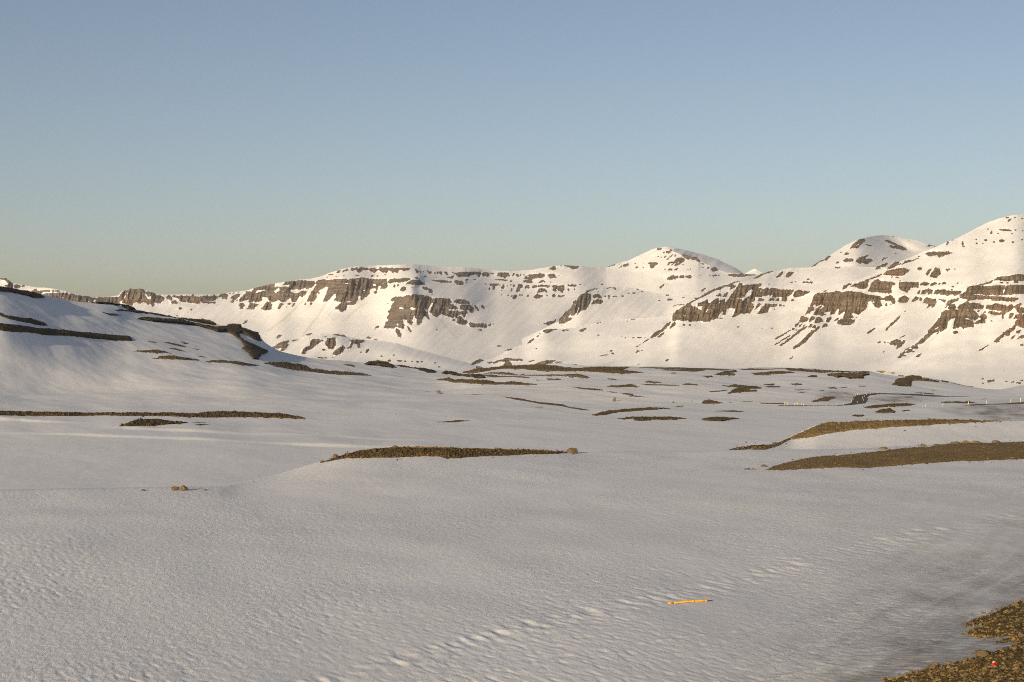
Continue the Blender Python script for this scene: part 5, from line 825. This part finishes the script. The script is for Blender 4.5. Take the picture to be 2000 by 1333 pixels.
for i, (x, y, w, h, mt, lab) in enumerate([(1820, 1317, 17, 11, M_STONE, "tan block of stone at the snow edge of the embankment"), (1918, 1288, 28, 12, M_STONE_D, "flat mossy brown slab lying at the embankment edge"), (1952, 1276, 10, 6, M_STONE, "small stone just above the flat mossy slab"),
      (1994, 1250, 13, 11, M_STONE, "pale rock standing where the snow tongue ends"), (1983, 1190, 16, 7, M_STONE, "orange tinted stone on top of the embankment tip"), (1960, 1318, 14, 9, M_STONE_D, "grey brown stone beside the red scrap"), (1985, 1322, 16, 10, M_STONE, "angular stone in the very corner of the embankment"), (1860, 1325, 13, 7, M_STONE_D, "dull brown stone beside the tan block")]):
    boulder(x, y, w, h, S1, lambda X, Y: rb(X, Y) + 0.05, mt, lab, 900 + i * 3, GE, name="stone")
patch("moss_patch", P("z:1625,785 1700,755 1800,720 1865,708 1860,745 1780,765 1700,780"), S1, rb, M_HEATH, lift=3, rough=0.03, grain=0.12, core=4, label="olive tongue of moss between two snow fingers at the embankment", cat="moss")

# ------------------------------------------------------------------ things left on the snow
def place(S, rel, x, y):
    d = float(S.depth(x, [y])[0]); gx, gy, gz = ray(x, y, d)
    return Vector((gx, gy, gz + float(rel(np.array([gx]), np.array([gy]))[0]))), d
def rel1p(x, y):
    return lambda X, Y: relief1(X, Y, np.array([x]), np.array([y]))
def empty(name, loc, rz=0.0):
    o = bpy.data.objects.new(name, None); COL.objects.link(o); o.location = loc; o.rotation_euler = (0, 0, rz); o.empty_display_size = 0.3; return o
def loft(name, secs, mat, parent, n=12, smooth=True):
    """secs: (x, y, z, half width, half height) along the length"""
    vs, fs = [], []
    for x, y, z, a, b in secs:
        for k in range(n):
            q = 2 * math.pi * k / n; ca, sa = math.cos(q), math.sin(q)
            vs.append((x, y + a * math.copysign(abs(ca) ** 0.6, ca), z + b * math.copysign(abs(sa) ** 0.6, sa)))
    for i in range(len(secs) - 1):
        for k in range(n): fs.append((i * n + k, i * n + (k + 1) % n, (i + 1) * n + (k + 1) % n, (i + 1) * n + k))
    for base, x, y, z in ((0,) + secs[0][:3], ((len(secs) - 1) * n,) + secs[-1][:3]):
        c = len(vs); vs.append((x, y, z))
        for k in range(n): fs.append((base + k, base + (k + 1) % n, c, c))
    me = bpy.data.meshes.new(name); me.from_pydata([tuple(v) for v in vs], [], [tuple(dict.fromkeys(f)) for f in fs]); me.update()
    bm = bmesh.new(); bm.from_mesh(me); bmesh.ops.recalc_face_normals(bm, faces=bm.faces); bm.to_mesh(me); bm.free()
    for p in me.polygons: p.use_smooth = smooth
    me.materials.append(mat); o = bpy.data.objects.new(name, me); COL.objects.link(o); o.parent = parent
    return o
pa, da = place(S1, rel1p(1306, 1180), 1306, 1180.5); pb, db = place(S1, rel1p(1381, 1173), 1381.5, 1174)
ax = pb - pa; L = ax.length
pole = empty("fallen_marker_pole", pa); pole.rotation_euler = ax.to_track_quat('X', 'Z').to_euler()
tag(pole, "yellow road marker pole lying flat on the snow with its dark tip", "marker pole")
r = 0.026
loft("shaft", [(0.13 * L, 0, r * 1.0, r * 0.75, r * 0.8), (0.18 * L, 0, r * 1.2, r * 1.05, r * 1.05), (0.35 * L, 0, r * 1.5, r * 1.1, r * 1.1), (0.6 * L, 0, r * 1.6, r * 1.0, r), (0.85 * L, 0, r * 1.35, r * 0.95, r), (0.985 * L, 0, r * 1.2, r * 0.9, r)], M_YELLOW, pole)
loft("end_cap", [(0, 0, r * 1.3, r * 1.15, r * 1.25), (0.035 * L, 0, r * 1.3, r * 1.2, r * 1.3), (0.045 * L, 0, r * 1.25, r * 1.0, r * 1.1), (0.13 * L, 0, r, r * 0.78, r * 0.8)], M_ORANGE, pole)
loft("band", [(0.605 * L, 0, r * 1.6, r * 1.12, r * 1.12), (0.655 * L, 0, r * 1.58, r * 1.12, r * 1.12)], M_ORANGE, pole)
loft("collar", [(0.93 * L, 0, r * 1.28, r * 1.1, r * 1.1), (1.0 * L, 0, r * 1.22, r * 1.1, r * 1.1)], M_ORANGE, pole)
loft("spike", [(1.0 * L, 0, r * 1.1, r * 0.65, r * 0.6), (1.08 * L, 0, r * 1.1, r * 0.62, r * 0.55), (1.135 * L, 0, r * 1.3, r * 0.12, r * 0.1)], M_SPIKE, pole)

# red scrap among the stones
ps, ds = place(S1, rb, 1940, 1311)
k = ds / F
scrap = empty("plastic_scrap", ps + Vector((0, -0.05, 0.06))); tag(scrap, "bright red scrap of broken plastic caught among the embankment stones", "litter")
def shard(name, pts, th, mat):
    bm = bmesh.new(); vs = [bm.verts.new(p) for p in pts]; fc = bm.faces.new(vs)
    ex = bmesh.ops.extrude_face_region(bm, geom=[fc]); bmesh.ops.translate(bm, vec=(0.01, th, 0.012), verts=[q for q in ex['geom'] if isinstance(q, bmesh.types.BMVert)])
    bmesh.ops.recalc_face_normals(bm, faces=bm.faces)
    me = bpy.data.meshes.new(name); bm.to_mesh(me); bm.free(); me.materials.append(mat); o = bpy.data.objects.new(name, me); COL.objects.link(o); o.parent = scrap; return o
shard("panel", [(-5 * k, 0, 0), (-1.2 * k, -0.02, 0.5 * k), (0.3 * k, 0.0, 4.5 * k), (-0.6 * k, 0.03, 6.6 * k), (-3.2 * k, 0.02, 5.6 * k)], 0.02, M_RED)
shard("wing", [(0.5 * k, -0.01, 5.2 * k), (6 * k, -0.02, 5.0 * k), (6.4 * k, 0, 5.9 * k), (2.2 * k, 0.02, 6.4 * k)], 0.02, M_RED)
shard("rim", [(-3.2 * k, 0.0, 6.0 * k), (0.4 * k, 0.0, 7.0 * k), (2.6 * k, 0.02, 6.7 * k), (0.4 * k, 0.01, 7.9 * k), (-2.0 * k, 0.02, 7.5 * k)], 0.02, M_WHITE)

# yellow road marker posts: one built, the rest copies
def post_mesh(hgt):
    return None
proto = empty("road_marker_post", (0, 0, 0))
pw = 0.085
body = loft("stake", [(0, 0, 0, 0, 0)] and [(0, 0, 0, pw, pw * 0.6), (0.45, 0, 0, pw, pw * 0.6), (0.95, 0, 0, pw * 0.95, pw * 0.55), (1.06, 0, 0.02, pw * 0.5, pw * 0.35)], M_PALE, proto, n=8)
refl = loft("reflector", [(0.74, 0, -pw * 0.62, pw * 0.8, 0.012), (0.90, 0, -pw * 0.60, pw * 0.75, 0.012)], M_REFL, proto, n=8)
for q in (body, refl):                                           # lofted along x: stand them up
    for v in q.data.vertices: v.co = Vector((v.co.y, v.co.z, v.co.x))
POSTS = ([(130, 600, 5.2, 'c'), (140, 602, 5.0, 'c'), (152, 602, 4.8, 'c'), (208, 608, 5.4, 'c'), (220, 606, 6.0, 'c'), (232, 605, 5.0, 'c'), (262, 608, 4.4, 'c'), (278, 610, 4.4, 'c'), (358, 616, 4.4, 'e'), (540, 612, 3.8, 'e'), (590, 606, 3.8, 'e')]
       + [(658, 562, 4.4, 'b'), (672, 552, 4.4, 'b'), (686, 540, 4.4, 'b'), (655, 584, 5, 'b'), (664, 572, 5, 'b'), (697, 592, 5.0, 'n'), (740, 560, 5, 'b'), (752, 548, 4.4, 'b'), (743, 574, 5, 'b'), (770, 530, 3.8, 'b'), (700, 530, 3.8, 'b'), (803, 524, 3.2, 's'), (820, 522, 3.2, 's'), (857, 518, 3.2, 's'), (952, 517, 3, 's'), (1215, 520, 3, 's'), (1385, 524, 3, 's'), (940, 628, 3.2, 'n')]
       + [(1210, 624, 4.5, 'p'), (1232, 624, 6, 'q'), (1362, 621, 5.5, 'u'), (1566, 611, 7, 'v'), (1707, 605, 7.5, 'w'), (1897, 592, 8.5, 'x'), (1974, 591, 9, 'y')])
LAB = {'c': "yellow marker post in the tight cluster at the near end of the far road", 'e': "short yellow post between the cluster and the road bend", 'b': "small yellow post lining the road bend at the dip", 's': "tiny yellow post beside the straight road beyond the bend", 'n': "yellow post by the brown strips in front of the road bend",
       'p': "shorter yellow post of the leaning pair on open snow", 'q': "taller yellow post of the leaning pair on open snow", 'u': "lone yellow post on open snow between the pair and the brown lens", 'v': "yellow post rising in front of the brown lens by the road",
       'w': "yellow post standing in the dirty snow just past the brown lens", 'x': "tall yellow post by the near road, second from its outer end", 'y': "tallest yellow post, nearest along the near road"}
parts = list(proto.children)
rngp = np.random.RandomState(3)
for i, (zx, zy, hp, key) in enumerate(POSTS):
    x, y = 1500 + zx / 4.0, 640 + zy / 4.0
    loc, d = place(S2, relief3, x, y)
    if i == 0: t = proto
    else:
        t = proto.copy(); COL.objects.link(t)
        for ch in parts:
            c = ch.copy(); COL.objects.link(c); c.parent = t
    s = hp / 2778.0 * d / 1.06
    wd = max(0.8 * s, 0.40 * d / 330.0)
    t.location = loc - Vector((0, 0, 0.05)); t.scale = (wd, wd, s)
    t.rotation_euler = (rngp.uniform(-.05, .05), rngp.uniform(-.06, .06), rngp.uniform(-.4, .4))
    tag(t, LAB[key], "marker post", "yellow road marker posts")
print("faces", sum(len(o.data.polygons) for o in sc.objects if o.type == 'MESH'))

# ------------------------------------------------------------------ thin clear mountain air
hz = 9000.0
bmh = bmesh.new(); bmesh.ops.create_cube(bmh, size=1.0)
for v in bmh.verts: v.co = Vector((v.co.x * 2 * hz, v.co.y * 2 * hz, (CAMZ - 71.5) if v.co.z < 0 else 460.0))
meh = bpy.data.meshes.new("haze"); bmh.to_mesh(meh); bmh.free()
hm = bpy.data.materials.new("air"); hm.use_nodes = True; hn = hm.node_tree
hn.nodes.remove(hn.nodes["Principled BSDF"])
pv = hn.nodes.new("ShaderNodeVolumePrincipled"); pv.inputs["Density"].default_value = 2.6e-5; pv.inputs["Color"].default_value = (0.85, 0.9, 1.0, 1); pv.inputs["Anisotropy"].default_value = 0.0
hn.links.new(pv.outputs[0], hn.nodes["Material Output"].inputs["Volume"])
meh.materials.append(hm); ho = bpy.data.objects.new("haze", meh); COL.objects.link(ho); tag(ho, kind='stuff')
